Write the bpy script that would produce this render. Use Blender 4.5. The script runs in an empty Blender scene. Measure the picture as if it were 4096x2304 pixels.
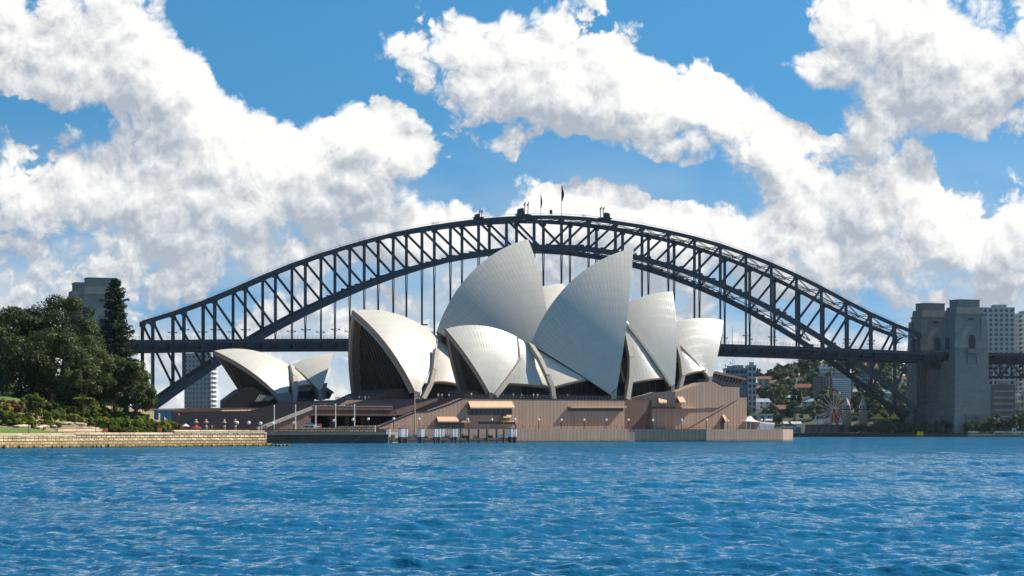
import bpy, bmesh, math, random
import numpy as np
from mathutils import Vector, Matrix
R = math.radians
PI = math.pi
random.seed(7)
rng = np.random.default_rng(7)
sc = bpy.context.scene
col = sc.collection

# ------------------------------------------------------------------ camera
FPX, HC, HZ = 8700.0, 3.0, 1729.0        # focal length in photo pixels, eye height, horizon row
cam = bpy.data.cameras.new('camera')
cam.sensor_width = 36
cam.lens = 36 * FPX / 4096
cam.shift_y = (HZ - 1152) / 4096
cam.clip_start = 0.5
cam.clip_end = 20000
camo = bpy.data.objects.new('camera', cam)
camo.location = (0, 0, HC)
camo.rotation_euler = (PI / 2, 0, 0)
col.objects.link(camo)
sc.camera = camo

# ------------------------------------------------------------------ light
SUN_AZ, SUN_EL = R(21.0), R(43.0)         # azimuth measured from +X towards +Y
SUN = Vector((math.cos(SUN_AZ) * math.cos(SUN_EL), math.sin(SUN_AZ) * math.cos(SUN_EL), math.sin(SUN_EL)))
sl = bpy.data.lights.new('sun', 'SUN')
sl.energy = 4.8
sl.angle = R(0.53)
sl.color = (1.0, 0.94, 0.84)
so = bpy.data.objects.new('sun', sl)
so.rotation_euler = SUN.to_track_quat('Z', 'Y').to_euler()
so.location = (300, 300, 400)
col.objects.link(so)
sc.view_settings.view_transform = 'Standard'
sc.view_settings.look = 'None'
sc.view_settings.exposure = 0.48
sc.view_settings.gamma = 1.0

# ------------------------------------------------------------------ node helpers
class NT:
    def __init__(s, tree):
        s.t = tree; s.n = tree.nodes; s.l = tree.links
    def node(s, typ, **kw):
        n = s.n.new(typ)
        for k, v in kw.items():
            setattr(n, k, v)
        return n
    def link(s, a, b):
        s.l.new(a, b)
    def put(s, v, sock):
        if isinstance(v, bpy.types.NodeSocket): s.l.new(v, sock)
        elif sock.type == 'VECTOR' and len(v) == 4: sock.default_value = v[:3]
        else: sock.default_value = v
    def math(s, op, a, b=None, c=None, clamp=False):
        n = s.node('ShaderNodeMath', operation=op); n.use_clamp = clamp
        s.put(a, n.inputs[0])
        if b is not None: s.put(b, n.inputs[1])
        if c is not None: s.put(c, n.inputs[2])
        return n.outputs[0]
    def vmath(s, op, a, b=None, scale=None):
        n = s.node('ShaderNodeVectorMath', operation=op)
        s.put(a, n.inputs[0])
        if b is not None: s.put(b, n.inputs[1])
        if scale is not None: s.put(scale, n.inputs['Scale'])
        return n.outputs['Value'] if op in ('LENGTH', 'DOT_PRODUCT', 'DISTANCE') else n.outputs[0]
    def noise(s, vec, scale, detail=4, rough=.5, dist=0, out='Fac', lac=2.0):
        n = s.node('ShaderNodeTexNoise')
        if vec is not None: s.link(vec, n.inputs['Vector'])
        n.inputs['Scale'].default_value = scale; n.inputs['Detail'].default_value = detail
        n.inputs['Roughness'].default_value = rough; n.inputs['Distortion'].default_value = dist
        n.inputs['Lacunarity'].default_value = lac
        return n.outputs[out]
    def mix(s, f, a, b, mode='MIX'):
        n = s.node('ShaderNodeMix', data_type='RGBA', blend_type=mode)
        s.put(f, n.inputs[0]); s.put(a, n.inputs[6]); s.put(b, n.inputs[7])
        return n.outputs[2]
    def rng(s, v, a, b, c=0., d=1., typ='SMOOTHSTEP'):
        n = s.node('ShaderNodeMapRange', interpolation_type=typ)
        s.put(v, n.inputs[0])
        for i, x in enumerate((a, b, c, d)): n.inputs[i + 1].default_value = x
        return n.outputs[0]
    def ramp(s, f, stops):
        n = s.node('ShaderNodeValToRGB')
        e = n.color_ramp.elements
        while len(e) < len(stops): e.new(0.5)
        for i, (p, c) in enumerate(stops):
            e[i].position = p; e[i].color = (*c, 1)
        s.put(f, n.inputs[0])
        return n.outputs[0]

def c4(c): return (c[0], c[1], c[2], 1.0)

# ------------------------------------------------------------------ sky with cumulus clouds
def px_dir(px, py):      # photo pixel -> azimuth / elevation in degrees
    az = math.atan((px - 2048) / FPX)
    return math.degrees(az), math.degrees(math.atan((HZ - py) / FPX * math.cos(az)))

# (x, y, rx, ry, rotation, amount) of the cloud banks and the blue holes; sizes in the 2576-wide photo
BLOBS = [
 (190, 90, 330, 190, 20, .85), (330, 190, 260, 150, 25, .75), (480, 250, 190, 110, 35, .6), (130, 60, 330, 210, 0, .55),
 (760, 360, 300, 150, 5, .75), (560, 380, 330, 160, 0, .55), (880, 400, 230, 110, 0, .35),
 (200, 480, 450, 150, 0, .5), (700, 560, 500, 150, 0, .45), (1010, 500, 190, 120, 20, .45),
 (1080, 120, 230, 110, 25, .7), (1180, 150, 240, 120, 10, .5), (1480, 140, 260, 150, 10, .9), (1350, 200, 260, 110, 10, .4),
 (1720, 290, 320, 150, 22, .9), (1900, 340, 190, 110, 35, .5), (1600, 250, 300, 120, 15, .5),
 (1275, 355, 75, 60, 0, 1.1), (2030, 165, 110, 60, 10, 1.25),
 (2360, 60, 420, 140, 0, .8), (2440, 230, 340, 150, 5, .75), (2200, 60, 230, 90, 20, .45), (2330, 270, 260, 70, 0, .5), (2330, 140, 330, 150, 0, .75), (2520, 260, 180, 90, 0, .5), (1400, 275, 190, 80, 10, .5),
 (1420, 490, 200, 100, 0, .85), (1620, 560, 330, 110, 5, .6), (1850, 530, 300, 110, 0, .7), (2180, 420, 260, 130, 15, .85),
 (2300, 470, 200, 110, 35, .5), (2540, 520, 150, 120, 0, .8), (1150, 620, 260, 110, 0, .3), (2400, 640, 420, 120, 0, .4),
 (1480, 630, 350, 110, 0, .5), (1900, 640, 350, 110, 0, .45), (2250, 590, 380, 130, 0, .5), (900, 250, 90, 50, 20, .5), (1080, 345, 230, 85, 12, .95), (960, 300, 120, 60, 10, .45),
 (640, 90, 220, 150, 30, -.8), (800, 150, 160, 120, 0, -.55), (720, 190, 150, 60, 0, -.3), (60, 268, 130, 40, 0, -.75), (110, 390, 80, 30, 0, -.3), (120, 440, 260, 110, 0, .7), (520, 470, 420, 110, 0, .45), (300, 640, 420, 90, 0, .4), (850, 600, 300, 90, 0, .35),
 (1190, 420, 120, 110, 0, -.5), (1120, 480, 60, 60, 0, -.45), (1620, 425, 260, 45, 8, -.75), (1350, 395, 150, 50, 0, -.4), (1800, 70, 200, 120, 10, -.75), (1985, 240, 100, 70, 10, -.95),
 (2440, 420, 90, 80, 20, -.75), (985, 315, 50, 30, 0, -.35), (1240, 500, 60, 70, 0, -.45), (2080, 210, 160, 40, 10, -.3),
]

def cloud_groups():
    def grp(name, outs):
        g = bpy.data.node_groups.new(name, 'ShaderNodeTree')
        g.interface.new_socket('P', in_out='INPUT', socket_type='NodeSocketVector')
        for o in outs: g.interface.new_socket(o, in_out='OUTPUT', socket_type='NodeSocketFloat')
        T = NT(g)
        return g, T, T.node('NodeGroupInput').outputs['P'], T.node('NodeGroupOutput')
    # the cloud banks: a ragged sum of soft ellipses
    g1, T, p, go = grp('cloud_banks', ['B'])
    w = T.noise(p, .36, 4, .55, out='Color')
    pw = T.vmath('ADD', p, T.vmath('SCALE', T.vmath('SUBTRACT', w, (.5, .5, .5)), scale=2.1))
    tot = None
    k = 4096 / 2576
    for (x, y, rx, ry, rot, a) in BLOBS:
        az, el = px_dir(x * k, y * k)
        sx = math.degrees(rx * k / FPX) * 1.25; sy = math.degrees(ry * k / FPX) * 1.25
        mp = T.node('ShaderNodeMapping', vector_type='TEXTURE')
        T.link(pw, mp.inputs['Vector'])
        mp.inputs['Location'].default_value = (az, el, 0)
        mp.inputs['Rotation'].default_value = (0, 0, -R(rot))
        mp.inputs['Scale'].default_value = (sx, sy, 1)
        gr = T.node('ShaderNodeTexGradient', gradient_type='SPHERICAL')
        T.link(mp.outputs[0], gr.inputs[0])
        sm = T.math('MINIMUM', gr.outputs['Fac'], .5)
        tot = T.math('MULTIPLY', sm, a * 1.8) if tot is None else T.math('MULTIPLY_ADD', sm, a * 1.8, tot)
    sp = T.node('ShaderNodeSeparateXYZ'); T.link(p, sp.inputs[0])
    low = T.rng(sp.outputs[1], 2.0, 7.5, LOWC, -.05)         # more cloud towards the horizon
    high = T.rng(sp.outputs[1], 12.5, 22.0, 0., .38)  # unseen cloud overhead, added to brighten the ambient fill
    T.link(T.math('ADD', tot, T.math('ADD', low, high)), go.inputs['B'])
    # the billows: rounded puffs (inverted cells) at several sizes, roughened by fractal noise
    g2, T, p, go = grp('cloud_billows', ['N', 'L', 'V'])
    w2 = T.noise(p, .9, 3, .55, out='Color')
    pw2 = T.vmath('ADD', p, T.vmath('SCALE', T.vmath('SUBTRACT', w2, (.5, .5, .5)), scale=.95))
    n1 = T.noise(p, .5, 7, .55, .1)
    vo = T.node('ShaderNodeTexVoronoi', feature='SMOOTH_F1', voronoi_dimensions='2D')
    T.link(pw2, vo.inputs['Vector']); vo.inputs['Scale'].default_value = .95
    vo.inputs['Detail'].default_value = 3.0; vo.inputs['Roughness'].default_value = .55; vo.inputs['Lacunarity'].default_value = 2.3; vo.inputs['Smoothness'].default_value = .18
    d = T.math('MULTIPLY', T.math('SUBTRACT', n1, .5), NAMP)
    T.link(d, go.inputs['L'])
    v_ = T.math('MULTIPLY', T.math('SUBTRACT', .40, vo.outputs['Distance']), VAMP)
    T.link(T.math('MULTIPLY_ADD', d, .35, v_), go.inputs['V'])
    d = T.math('ADD', v_, d)
    T.link(d, go.inputs['N'])
    return g1, g2

LOWC, CL_T, SKY_LIFT = .86, .14, .30
NAMP, VAMP = 1.75, .95
world = bpy.data.worlds.new('World')
sc.world = world
world.use_nodes = True
W = NT(world.node_tree)
W.n.clear()
out = W.node('ShaderNodeOutputWorld')
sky = W.node('ShaderNodeTexSky', sky_type='NISHITA')
sky.sun_disc = False
sky.sun_elevation = SUN_EL
sky.sun_rotation = PI / 2 - SUN_AZ
sky.air_density = 1.3; sky.dust_density = .35; sky.ozone_density = 2.2
hs = W.node('ShaderNodeHueSaturation'); hs.inputs['Saturation'].default_value = 1.42; hs.inputs['Value'].default_value = 1.0; hs.inputs['Hue'].default_value = .491
tc = W.node('ShaderNodeTexCoord')
ndir = W.vmath('NORMALIZE', tc.outputs['Generated'])
sep = W.node('ShaderNodeSeparateXYZ'); W.link(ndir, sep.inputs[0])
# the sky is read a little higher than it is seen: clear, deep blue air right down to the cloud banks
cz = W.node('ShaderNodeCombineXYZ')
W.link(sep.outputs[0], cz.inputs[0]); W.link(sep.outputs[1], cz.inputs[1]); W.link(W.math('MULTIPLY_ADD', sep.outputs[2], 1.0, SKY_LIFT), cz.inputs[2])
W.link(W.vmath('NORMALIZE', cz.outputs[0]), sky.inputs[0])
W.link(sky.outputs[0], hs.inputs['Color'])
bg_sky = W.node('ShaderNodeBackground'); bg_sky.inputs['Strength'].default_value = .096
W.link(hs.outputs[0], bg_sky.inputs['Color'])
az = W.math('MULTIPLY', W.math('ARCTAN2', sep.outputs[0], sep.outputs[1]), 180 / PI)
el = W.math('MULTIPLY', W.math('ARCSINE', sep.outputs[2]), 180 / PI)
cmb = W.node('ShaderNodeCombineXYZ'); W.link(az, cmb.inputs[0]); W.link(el, cmb.inputs[1])
g_bank, g_bill = cloud_groups()
def use(g, off):
    n = W.node('ShaderNodeGroup'); n.node_tree = g
    W.link(W.vmath('ADD', cmb.outputs[0], off), n.inputs[0])
    return n.outputs
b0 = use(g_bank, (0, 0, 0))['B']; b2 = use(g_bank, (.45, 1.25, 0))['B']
q0 = use(g_bill, (0, 0, 0)); q1 = use(g_bill, (.14, .30, 0)); q2 = use(g_bill, (.45, 1.25, 0))
n3 = W.math('MULTIPLY', W.math('SUBTRACT', W.noise(cmb.outputs[0], 4.0, 4, .62), .5), .22)
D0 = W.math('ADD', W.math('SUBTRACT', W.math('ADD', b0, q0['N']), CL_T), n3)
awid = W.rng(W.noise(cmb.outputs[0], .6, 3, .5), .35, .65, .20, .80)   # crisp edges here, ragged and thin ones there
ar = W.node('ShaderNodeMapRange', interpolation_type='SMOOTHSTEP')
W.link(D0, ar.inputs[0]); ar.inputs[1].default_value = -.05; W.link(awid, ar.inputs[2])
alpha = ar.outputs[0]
fine = W.math('MULTIPLY', W.math('SUBTRACT', q0['V'], q1['V']), .82)
big = W.math('MULTIPLY', W.math('SUBTRACT', W.math('ADD', b0, q0['L']), W.math('ADD', b2, q2['L'])), .50)
broad = W.math('MULTIPLY_ADD', W.math('SUBTRACT', W.noise(cmb.outputs[0], .30, 3, .5), .5), .85, W.rng(el, 7.5, 2.0, .53, .40))
lit = W.math('ADD', W.math('ADD', fine, big), broad)
thick = W.rng(D0, .5, 2.0, 0., .26)
lit = W.math('SUBTRACT', lit, thick, clamp=True)
ccol = W.ramp(lit, [(0., (.315, .355, .41)), (.3, (.42, .45, .485)), (.6, (.56, .572, .582)), (1.0, (.735, .73, .715))])
bg_c = W.node('ShaderNodeBackground'); W.link(ccol, bg_c.inputs['Color']); bg_c.inputs['Strength'].default_value = 1.0
ms = W.node('ShaderNodeMixShader')
above = W.rng(el, -1.5, .5)
# thin grey-white stratus behind the puffs, thicker towards the horizon
mpv = W.node('ShaderNodeMapping'); W.link(cmb.outputs[0], mpv.inputs[0]); mpv.inputs['Scale'].default_value = (.32, 1.0, 1.0)
vn = W.noise(mpv.outputs[0], .42, 4, .55)
veil = W.math('MULTIPLY', W.rng(el, 2.2, 8.6, .92, 0.), W.rng(vn, .33, .56, .25, 1.))
bg_v = W.node('ShaderNodeBackground'); bg_v.inputs['Strength'].default_value = 1.0
W.link(W.ramp(vn, [(.38, (.33, .42, .51)), (.62, (.49, .535, .57))]), bg_v.inputs['Color'])
mv = W.node('ShaderNodeMixShader'); W.link(W.math('MULTIPLY', veil, above), mv.inputs[0]); W.link(bg_sky.outputs[0], mv.inputs[1]); W.link(bg_v.outputs[0], mv.inputs[2])
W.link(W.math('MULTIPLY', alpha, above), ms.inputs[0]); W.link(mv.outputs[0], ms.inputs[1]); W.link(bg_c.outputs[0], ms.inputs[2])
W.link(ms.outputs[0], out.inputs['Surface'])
world.cycles.sampling_method = 'MANUAL'
world.cycles.sample_map_resolution = 1024
sc.cycles.max_bounces = 6
sc.cycles.diffuse_bounces = 3
sc.cycles.glossy_bounces = 3
sc.cycles.transmission_bounces = 3
sc.cycles.transparent_max_bounces = 6
sc.cycles.use_denoising = True

# ------------------------------------------------------------------ mesh helpers
def at(px, py, d):       # photo pixel seen at distance d -> world point
    return Vector(((px - 2048) / FPX * d, d, HC + (HZ - py) / FPX * d))

def tag(o, label=None, cat=None, group=None, kind=None):
    if label: o['label'] = label
    if cat: o['category'] = cat
    if group: o['group'] = group
    if kind: o['kind'] = kind
    return o

def thing(name, loc, label, cat, group=None):
    o = bpy.data.objects.new(name, None)
    o.location = loc
    o.empty_display_size = .5
    col.objects.link(o)
    return tag(o, label, cat, group)

def rootloc(o):
    p = Vector((0, 0, 0))
    while o is not None:
        p += o.location; o = o.parent
    return p

class MB:
    """collects faces in world (or local) coordinates; build() links them as ONE object"""
    def __init__(s): s.v = []; s.f = []; s.m = []; s.uv = None
    def add(s, vs, fs, m=0):
        k = len(s.v); s.v += [tuple(v) for v in vs]
        s.f += [tuple(i + k for i in f) for f in fs]; s.m += [m] * len(fs)
        return s
    def quad(s, a, b, c, d, m=0): return s.add([a, b, c, d], [(0, 1, 2, 3)], m)
    def box(s, lo, hi, m=0):
        x0, y0, z0 = lo; x1, y1, z1 = hi
        return s.add([(x0, y0, z0), (x1, y0, z0), (x1, y1, z0), (x0, y1, z0), (x0, y0, z1), (x1, y0, z1), (x1, y1, z1), (x0, y1, z1)],
                     [(0, 3, 2, 1), (4, 5, 6, 7), (0, 1, 5, 4), (1, 2, 6, 5), (2, 3, 7, 6), (3, 0, 4, 7)], m)
    def obox(s, c, ux, uy, hx, hy, z0, z1, m=0, top=None):
        """box about point c (xy) with half sizes along unit axes; top=(hx,hy) tapers it"""
        tx, ty = top or (hx, hy)
        vs = []
        for z, a, b in ((z0, hx, hy), (z1, tx, ty)):
            for sx, sy in ((-1, -1), (1, -1), (1, 1), (-1, 1)):
                vs.append((c[0] + ux[0] * a * sx + uy[0] * b * sy, c[1] + ux[1] * a * sx + uy[1] * b * sy, z))
        return s.add(vs, [(0, 3, 2, 1), (4, 5, 6, 7), (0, 1, 5, 4), (1, 2, 6, 5), (2, 3, 7, 6), (3, 0, 4, 7)], m)
    def bar(s, p, q, w, h=None, up=(0, 0, 1), m=0, w2=None, h2=None):
        p = Vector(p); q = Vector(q); h = w if h is None else h
        d = (q - p)
        if d.length < 1e-6: return s
        d.normalize(); up = Vector(up)
        if abs(d.dot(up)) > .985: up = Vector((1, 0, 0)) if abs(d.x) < .9 else Vector((0, 1, 0))
        x = d.cross(up).normalized(); y = x.cross(d).normalized()
        vs = []
        for c, a, b in ((p, w, h), (q, w2 or w, h2 or h)):
            for sx, sy in ((-1, -1), (1, -1), (1, 1), (-1, 1)):
                vs.append(c + x * (sx * a / 2) + y * (sy * b / 2))
        return s.add(vs, [(0, 1, 2, 3), (7, 6, 5, 4), (1, 0, 4, 5), (2, 1, 5, 6), (3, 2, 6, 7), (0, 3, 7, 4)], m)
    def vbar(s, p, q, ax, w, h, m=0):
        """vertical bar whose section is w along unit axis ax and h across it"""
        return s.bar(p, q, h, w, up=ax, m=m)
    def tube(s, pts, rad, n=8, m=0, cap=True):
        pts = [Vector(p) for p in pts]
        rs = rad if hasattr(rad, '__len__') else [rad] * len(pts)
        vs = []; fs = []
        for i, p in enumerate(pts):
            d = (pts[min(i + 1, len(pts) - 1)] - pts[max(i - 1, 0)]).normalized()
            up = Vector((0, 0, 1)) if abs(d.z) < .9 else Vector((1, 0, 0))
            x = d.cross(up).normalized(); y = x.cross(d)
            for k in range(n):
                a = 2 * PI * k / n
                vs.append(p + x * (math.cos(a) * rs[i]) + y * (math.sin(a) * rs[i]))
        for i in range(len(pts) - 1):
            for k in range(n):
                fs.append((i * n + k, i * n + (k + 1) % n, (i + 1) * n + (k + 1) % n, (i + 1) * n + k))
        if cap:
            fs.append(tuple(range(n - 1, -1, -1))); fs.append(tuple((len(pts) - 1) * n + k for k in range(n)))
        return s.add(vs, fs, m)
    def lathe(s, prof, c=(0, 0, 0), n=14, m=0):
        c = Vector(c)
        vs = [c + Vector((r * math.cos(2 * PI * k / n), r * math.sin(2 * PI * k / n), z)) for r, z in prof for k in range(n)]
        fs = [(i * n + k, i * n + (k + 1) % n, (i + 1) * n + (k + 1) % n, (i + 1) * n + k) for i in range(len(prof) - 1) for k in range(n)]
        return s.add(vs, fs, m)
    def sphere(s, c, r, n=12, m=0, sz=1.0):
        return s.lathe([(r * math.sin(PI * i / 8) + 1e-4, -r * sz * math.cos(PI * i / 8)) for i in range(9)], c, n, m)
    def prism(s, poly, off, m=0):
        """closed prism: polygon of points pushed along the vector off"""
        off = Vector(off); n = len(poly)
        a = [Vector(p) for p in poly]; b = [p + off for p in a]
        return s.add(a + b, [tuple(range(n - 1, -1, -1)), tuple(range(n, 2 * n))] + [(i, (i + 1) % n, n + (i + 1) % n, n + i) for i in range(n)], m)
    def build(s, name, mats, parent=None, loc=None, smooth=False, local=False):
        me = bpy.data.meshes.new(name)
        o = bpy.data.objects.new(name, me)
        base = Vector((0, 0, 0))
        if parent is not None:
            o.parent = parent
            if not local: base = rootloc(parent)
        elif loc is not None:
            o.location = loc
            if not local: base = Vector(loc)
        me.from_pydata([(v[0] - base.x, v[1] - base.y, v[2] - base.z) for v in s.v], [], s.f)
        for m in (mats if isinstance(mats, (list, tuple)) else [mats]): me.materials.append(m)
        if any(s.m): me.polygons.foreach_set('material_index', s.m)
        if smooth: me.polygons.foreach_set('use_smooth', [True] * len(s.f))
        bm = bmesh.new(); bm.from_mesh(me); bmesh.ops.recalc_face_normals(bm, faces=bm.faces)
        uvl = bm.loops.layers.uv.new('UVMap')
        if s.uv is None:        # metres along the wall and up it
            for f in bm.faces:
                nx, ny = f.normal.x, f.normal.y
                L = math.hypot(nx, ny)
                for lp in f.loops:
                    p = lp.vert.co + base
                    lp[uvl].uv = ((-p.x * ny + p.y * nx) / L, p.z) if L > .3 else (p.x, p.y)
        else:
            for f in bm.faces:
                for lp in f.loops: lp[uvl].uv = s.uv[lp.vert.index]
        bm.to_mesh(me); bm.free()
        col.objects.link(o)
        return o

def np_mesh(name, V, Fq, mat, parent=None, loc=None, smooth=False):
    """quads from numpy arrays"""
    me = bpy.data.meshes.new(name)
    base = rootloc(parent) if parent is not None else Vector(loc or (0, 0, 0))
    V = np.asarray(V, np.float32) - np.array(base, np.float32)
    Fq = np.asarray(Fq, np.int32)
    me.vertices.add(len(V)); me.vertices.foreach_set('co', V.ravel())
    k = Fq.shape[1]
    me.loops.add(Fq.size); me.loops.foreach_set('vertex_index', Fq.ravel())
    me.polygons.add(len(Fq)); me.polygons.foreach_set('loop_start', np.arange(0, Fq.size, k, dtype=np.int32))
    me.update(calc_edges=True)
    if smooth: me.polygons.foreach_set('use_smooth', np.ones(len(Fq), bool))
    me.materials.append(mat)
    o = bpy.data.objects.new(name, me)
    if parent is not None: o.parent = parent
    elif loc is not None: o.location = loc
    col.objects.link(o)
    return o

def copy_tree(o, parent=None):
    c = o.copy(); col.objects.link(c)
    if parent is not None: c.parent = parent
    for ch in list(o.children): copy_tree(ch, c)
    return c

# ------------------------------------------------------------------ materials
def new_mat(name):
    m = bpy.data.materials.new(name); m.use_nodes = True
    T = NT(m.node_tree)
    return m, T, T.n['Principled BSDF']

def M(name, c, rough=.7, var=.18, scale=.6, bump=0., bscale=6., spec=.35, metal=0., tint=None, weather=0.):
    """plain surface with two scales of tone variation, and optionally streaky grime"""
    m, T, P = new_mat(name)
    co = T.node('ShaderNodeTexCoord').outputs['Object']
    n1 = T.noise(co, scale, 5, .6); n2 = T.noise(co, scale * 9, 4, .6)
    f = T.math('MULTIPLY_ADD', T.math('SUBTRACT', n1, .5), 2 * var, T.math('MULTIPLY_ADD', T.math('SUBTRACT', n2, .5), 1.2 * var, 1.))
    base = c4(c)
    if tint:
        base = T.mix(T.rng(n1, .4, .65), c4(c), c4(tint))
    col_ = T.vmath('SCALE', base, scale=f)
    if weather:
        mp = T.node('ShaderNodeMapping'); T.link(co, mp.inputs[0]); mp.inputs['Scale'].default_value = (1.2, 1.2, .12)
        st = T.noise(mp.outputs[0], 1.0, 5, .65)
        col_ = T.mix(T.rng(st, .45, .75, 0, weather), col_, c4([x * .35 for x in c]))
    T.link(col_, P.inputs['Base Color'])
    P.inputs['Roughness'].default_value = rough; P.inputs['Metallic'].default_value = metal
    P.inputs['Specular IOR Level'].default_value = spec
    if bump:
        b = T.node('ShaderNodeBump'); b.inputs['Strength'].default_value = bump; b.inputs['Distance'].default_value = .1
        T.link(T.noise(co, bscale, 4, .6), b.inputs['Height']); T.link(b.outputs[0], P.inputs['Normal'])
    return m

def brick_mat(name, c1, c2, mortar, bw, bh, ms, rough=.85, bump=.5, stain=None, offset=.5, var=.25, bias=0.):
    m, T, P = new_mat(name)
    uv = T.node('ShaderNodeTexCoord').outputs['UV']
    co = T.node('ShaderNodeTexCoord').outputs['Object']
    jit = T.vmath('SCALE', T.vmath('SUBTRACT', T.noise(co, .8, 2, .5, out='Color'), (.5, .5, .5)), scale=.12 * min(bh, .6))
    b = T.node('ShaderNodeTexBrick'); b.offset = offset
    T.link(T.vmath('ADD', uv, jit), b.inputs['Vector'])
    b.inputs['Color1'].default_value = c4(c1); b.inputs['Color2'].default_value = c4(c2); b.inputs['Mortar'].default_value = c4(mortar)
    b.inputs['Scale'].default_value = 1; b.inputs['Mortar Size'].default_value = ms; b.inputs['Brick Width'].default_value = bw
    b.inputs['Row Height'].default_value = bh; b.inputs['Mortar Smooth'].default_value = .2; b.inputs['Bias'].default_value = bias
    n = T.noise(co, .25, 6, .65); n2 = T.noise(co, 3., 5, .65)
    f = T.math('MULTIPLY_ADD', T.math('SUBTRACT', n, .5), 2 * var, T.math('MULTIPLY_ADD', T.math('SUBTRACT', n2, .5), 1.6 * var, 1.))
    c = T.vmath('SCALE', b.outputs['Color'], scale=f)
    if stain: c = stain(T, co, c)
    T.link(c, P.inputs['Base Color'])
    P.inputs['Roughness'].default_value = rough; P.inputs['Specular IOR Level'].default_value = .25
    bp = T.node('ShaderNodeBump'); bp.inputs['Strength'].default_value = bump; bp.inputs['Distance'].default_value = .15
    h = T.math('SUBTRACT', T.math('MULTIPLY', n2, .6), b.outputs['Fac'])
    T.link(h, bp.inputs['Height']); T.link(bp.outputs[0], P.inputs['Normal'])
    return m

def world_z(T):
    s = T.node('ShaderNodeSeparateXYZ'); T.link(T.node('ShaderNodeNewGeometry').outputs['Position'], s.inputs[0])
    return s.outputs[2]

def foliage(name, c1, c2, c3=None, trans=.25):
    m, T, P = new_mat(name)
    geo = T.node('ShaderNodeNewGeometry')
    co = T.node('ShaderNodeTexCoord').outputs['Object']
    r = geo.outputs['Random Per Island']
    big = T.noise(co, .22, 3, .55)
    f = T.math('ADD', T.math('MULTIPLY', r, .55), T.math('MULTIPLY', T.rng(big, .35, .65), .45))
    stops = [(0., c1), (.65, c2)] + ([(1., c3)] if c3 else [(1., tuple(x * 1.3 for x in c2))])
    c = T.ramp(f, stops)
    T.link(c, P.inputs['Base Color']); P.inputs['Roughness'].default_value = .55; P.inputs['Specular IOR Level'].default_value = .3
    tr = T.node('ShaderNodeBsdfTranslucent'); T.link(T.vmath('MULTIPLY', c, (1.1, 1.2, .5)), tr.inputs[0])
    mx = T.node('ShaderNodeMixShader'); mx.inputs[0].default_value = trans
    T.link(P.outputs[0], mx.inputs[1]); T.link(tr.outputs[0], mx.inputs[2])
    T.link(mx.outputs[0], T.n['Material Output'].inputs['Surface'])
    return m

def tile_mat(name, c, line, dark):
    """glazed roof tiles in lids that fan out from the foot: uv = rib number, courses up the rib"""
    m, T, P = new_mat(name)
    uv = T.node('ShaderNodeTexCoord').outputs['UV']
    sp = T.node('ShaderNodeSeparateXYZ'); T.link(uv, sp.inputs[0])
    fu = T.math('FRACT', sp.outputs[0])
    tri = T.math('ABSOLUTE', T.math('SUBTRACT', fu, .5))                 # chevron courses
    fv = T.math('FRACT', T.math('MULTIPLY_ADD', tri, .9, sp.outputs[1]))
    du = T.math('SUBTRACT', .5, tri)                                      # distance to the rib joint
    dv = T.math('MINIMUM', fv, T.math('SUBTRACT', 1., fv))
    joint = T.math('MULTIPLY', T.math('MAXIMUM', T.rng(du, .0, .12, 1., 0.), T.rng(dv, .0, .09, line, 0.)), .52)
    cell = T.node('ShaderNodeCombineXYZ')
    T.link(T.math('FLOOR', sp.outputs[0]), cell.inputs[0]); T.link(T.math('FLOOR', T.math('MULTIPLY_ADD', tri, .9, sp.outputs[1])), cell.inputs[1])
    wn = T.node('ShaderNodeTexWhiteNoise', noise_dimensions='2D'); T.link(cell.outputs[0], wn.inputs['Vector'])
    co = T.node('ShaderNodeTexCoord').outputs['Object']
    n = T.noise(co, .12, 5, .6)
    f = T.math('MULTIPLY_ADD', T.math('SUBTRACT', n, .5), .14, T.math('MULTIPLY_ADD', wn.outputs['Value'], .06, .97))
    cc = T.vmath('SCALE', T.mix(joint, c4(c), c4(dark)), scale=f)
    T.link(cc, P.inputs['Base Color'])
    T.link(T.rng(joint, 0., 1., .32, .6), P.inputs['Roughness'])
    P.inputs['Specular IOR Level'].default_value = .5
    bp = T.node('ShaderNodeBump'); bp.inputs['Strength'].default_value = .35; bp.inputs['Distance'].default_value = .08
    T.link(T.math('SUBTRACT', 1., joint), bp.inputs['Height']); T.link(bp.outputs[0], P.inputs['Normal'])
    return m

def algae(T, co, c):           # growth and wet stone towards the waterline
    z = world_z(T)
    n = T.noise(co, .9, 5, .65)
    zz = T.math('MULTIPLY_ADD', T.math('SUBTRACT', n, .5), 1.5, z)
    c = T.mix(T.rng(zz, .7, 1.7, .6, 0.), c, c4((.37, .24, .06)))
    return T.mix(T.rng(zz, .1, .55, .8, 0.), c, c4((.05, .035, .012)))

def panel_streak(T, co, c):
    mp = T.node('ShaderNodeMapping'); T.link(co, mp.inputs[0]); mp.inputs['Scale'].default_value = (.8, .8, .06)
    n = T.noise(mp.outputs[0], 1., 5, .65)
    c = T.mix(T.rng(n, .48, .75, 0, .35), c, c4((.16, .10, .075)))
    z = world_z(T)
    return T.mix(T.rng(T.math('MULTIPLY_ADD', T.math('SUBTRACT', T.noise(co, .5, 4, .6), .5), .8, z), .1, .8, .7, 0.), c, c4((.06, .045, .03)))

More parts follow.
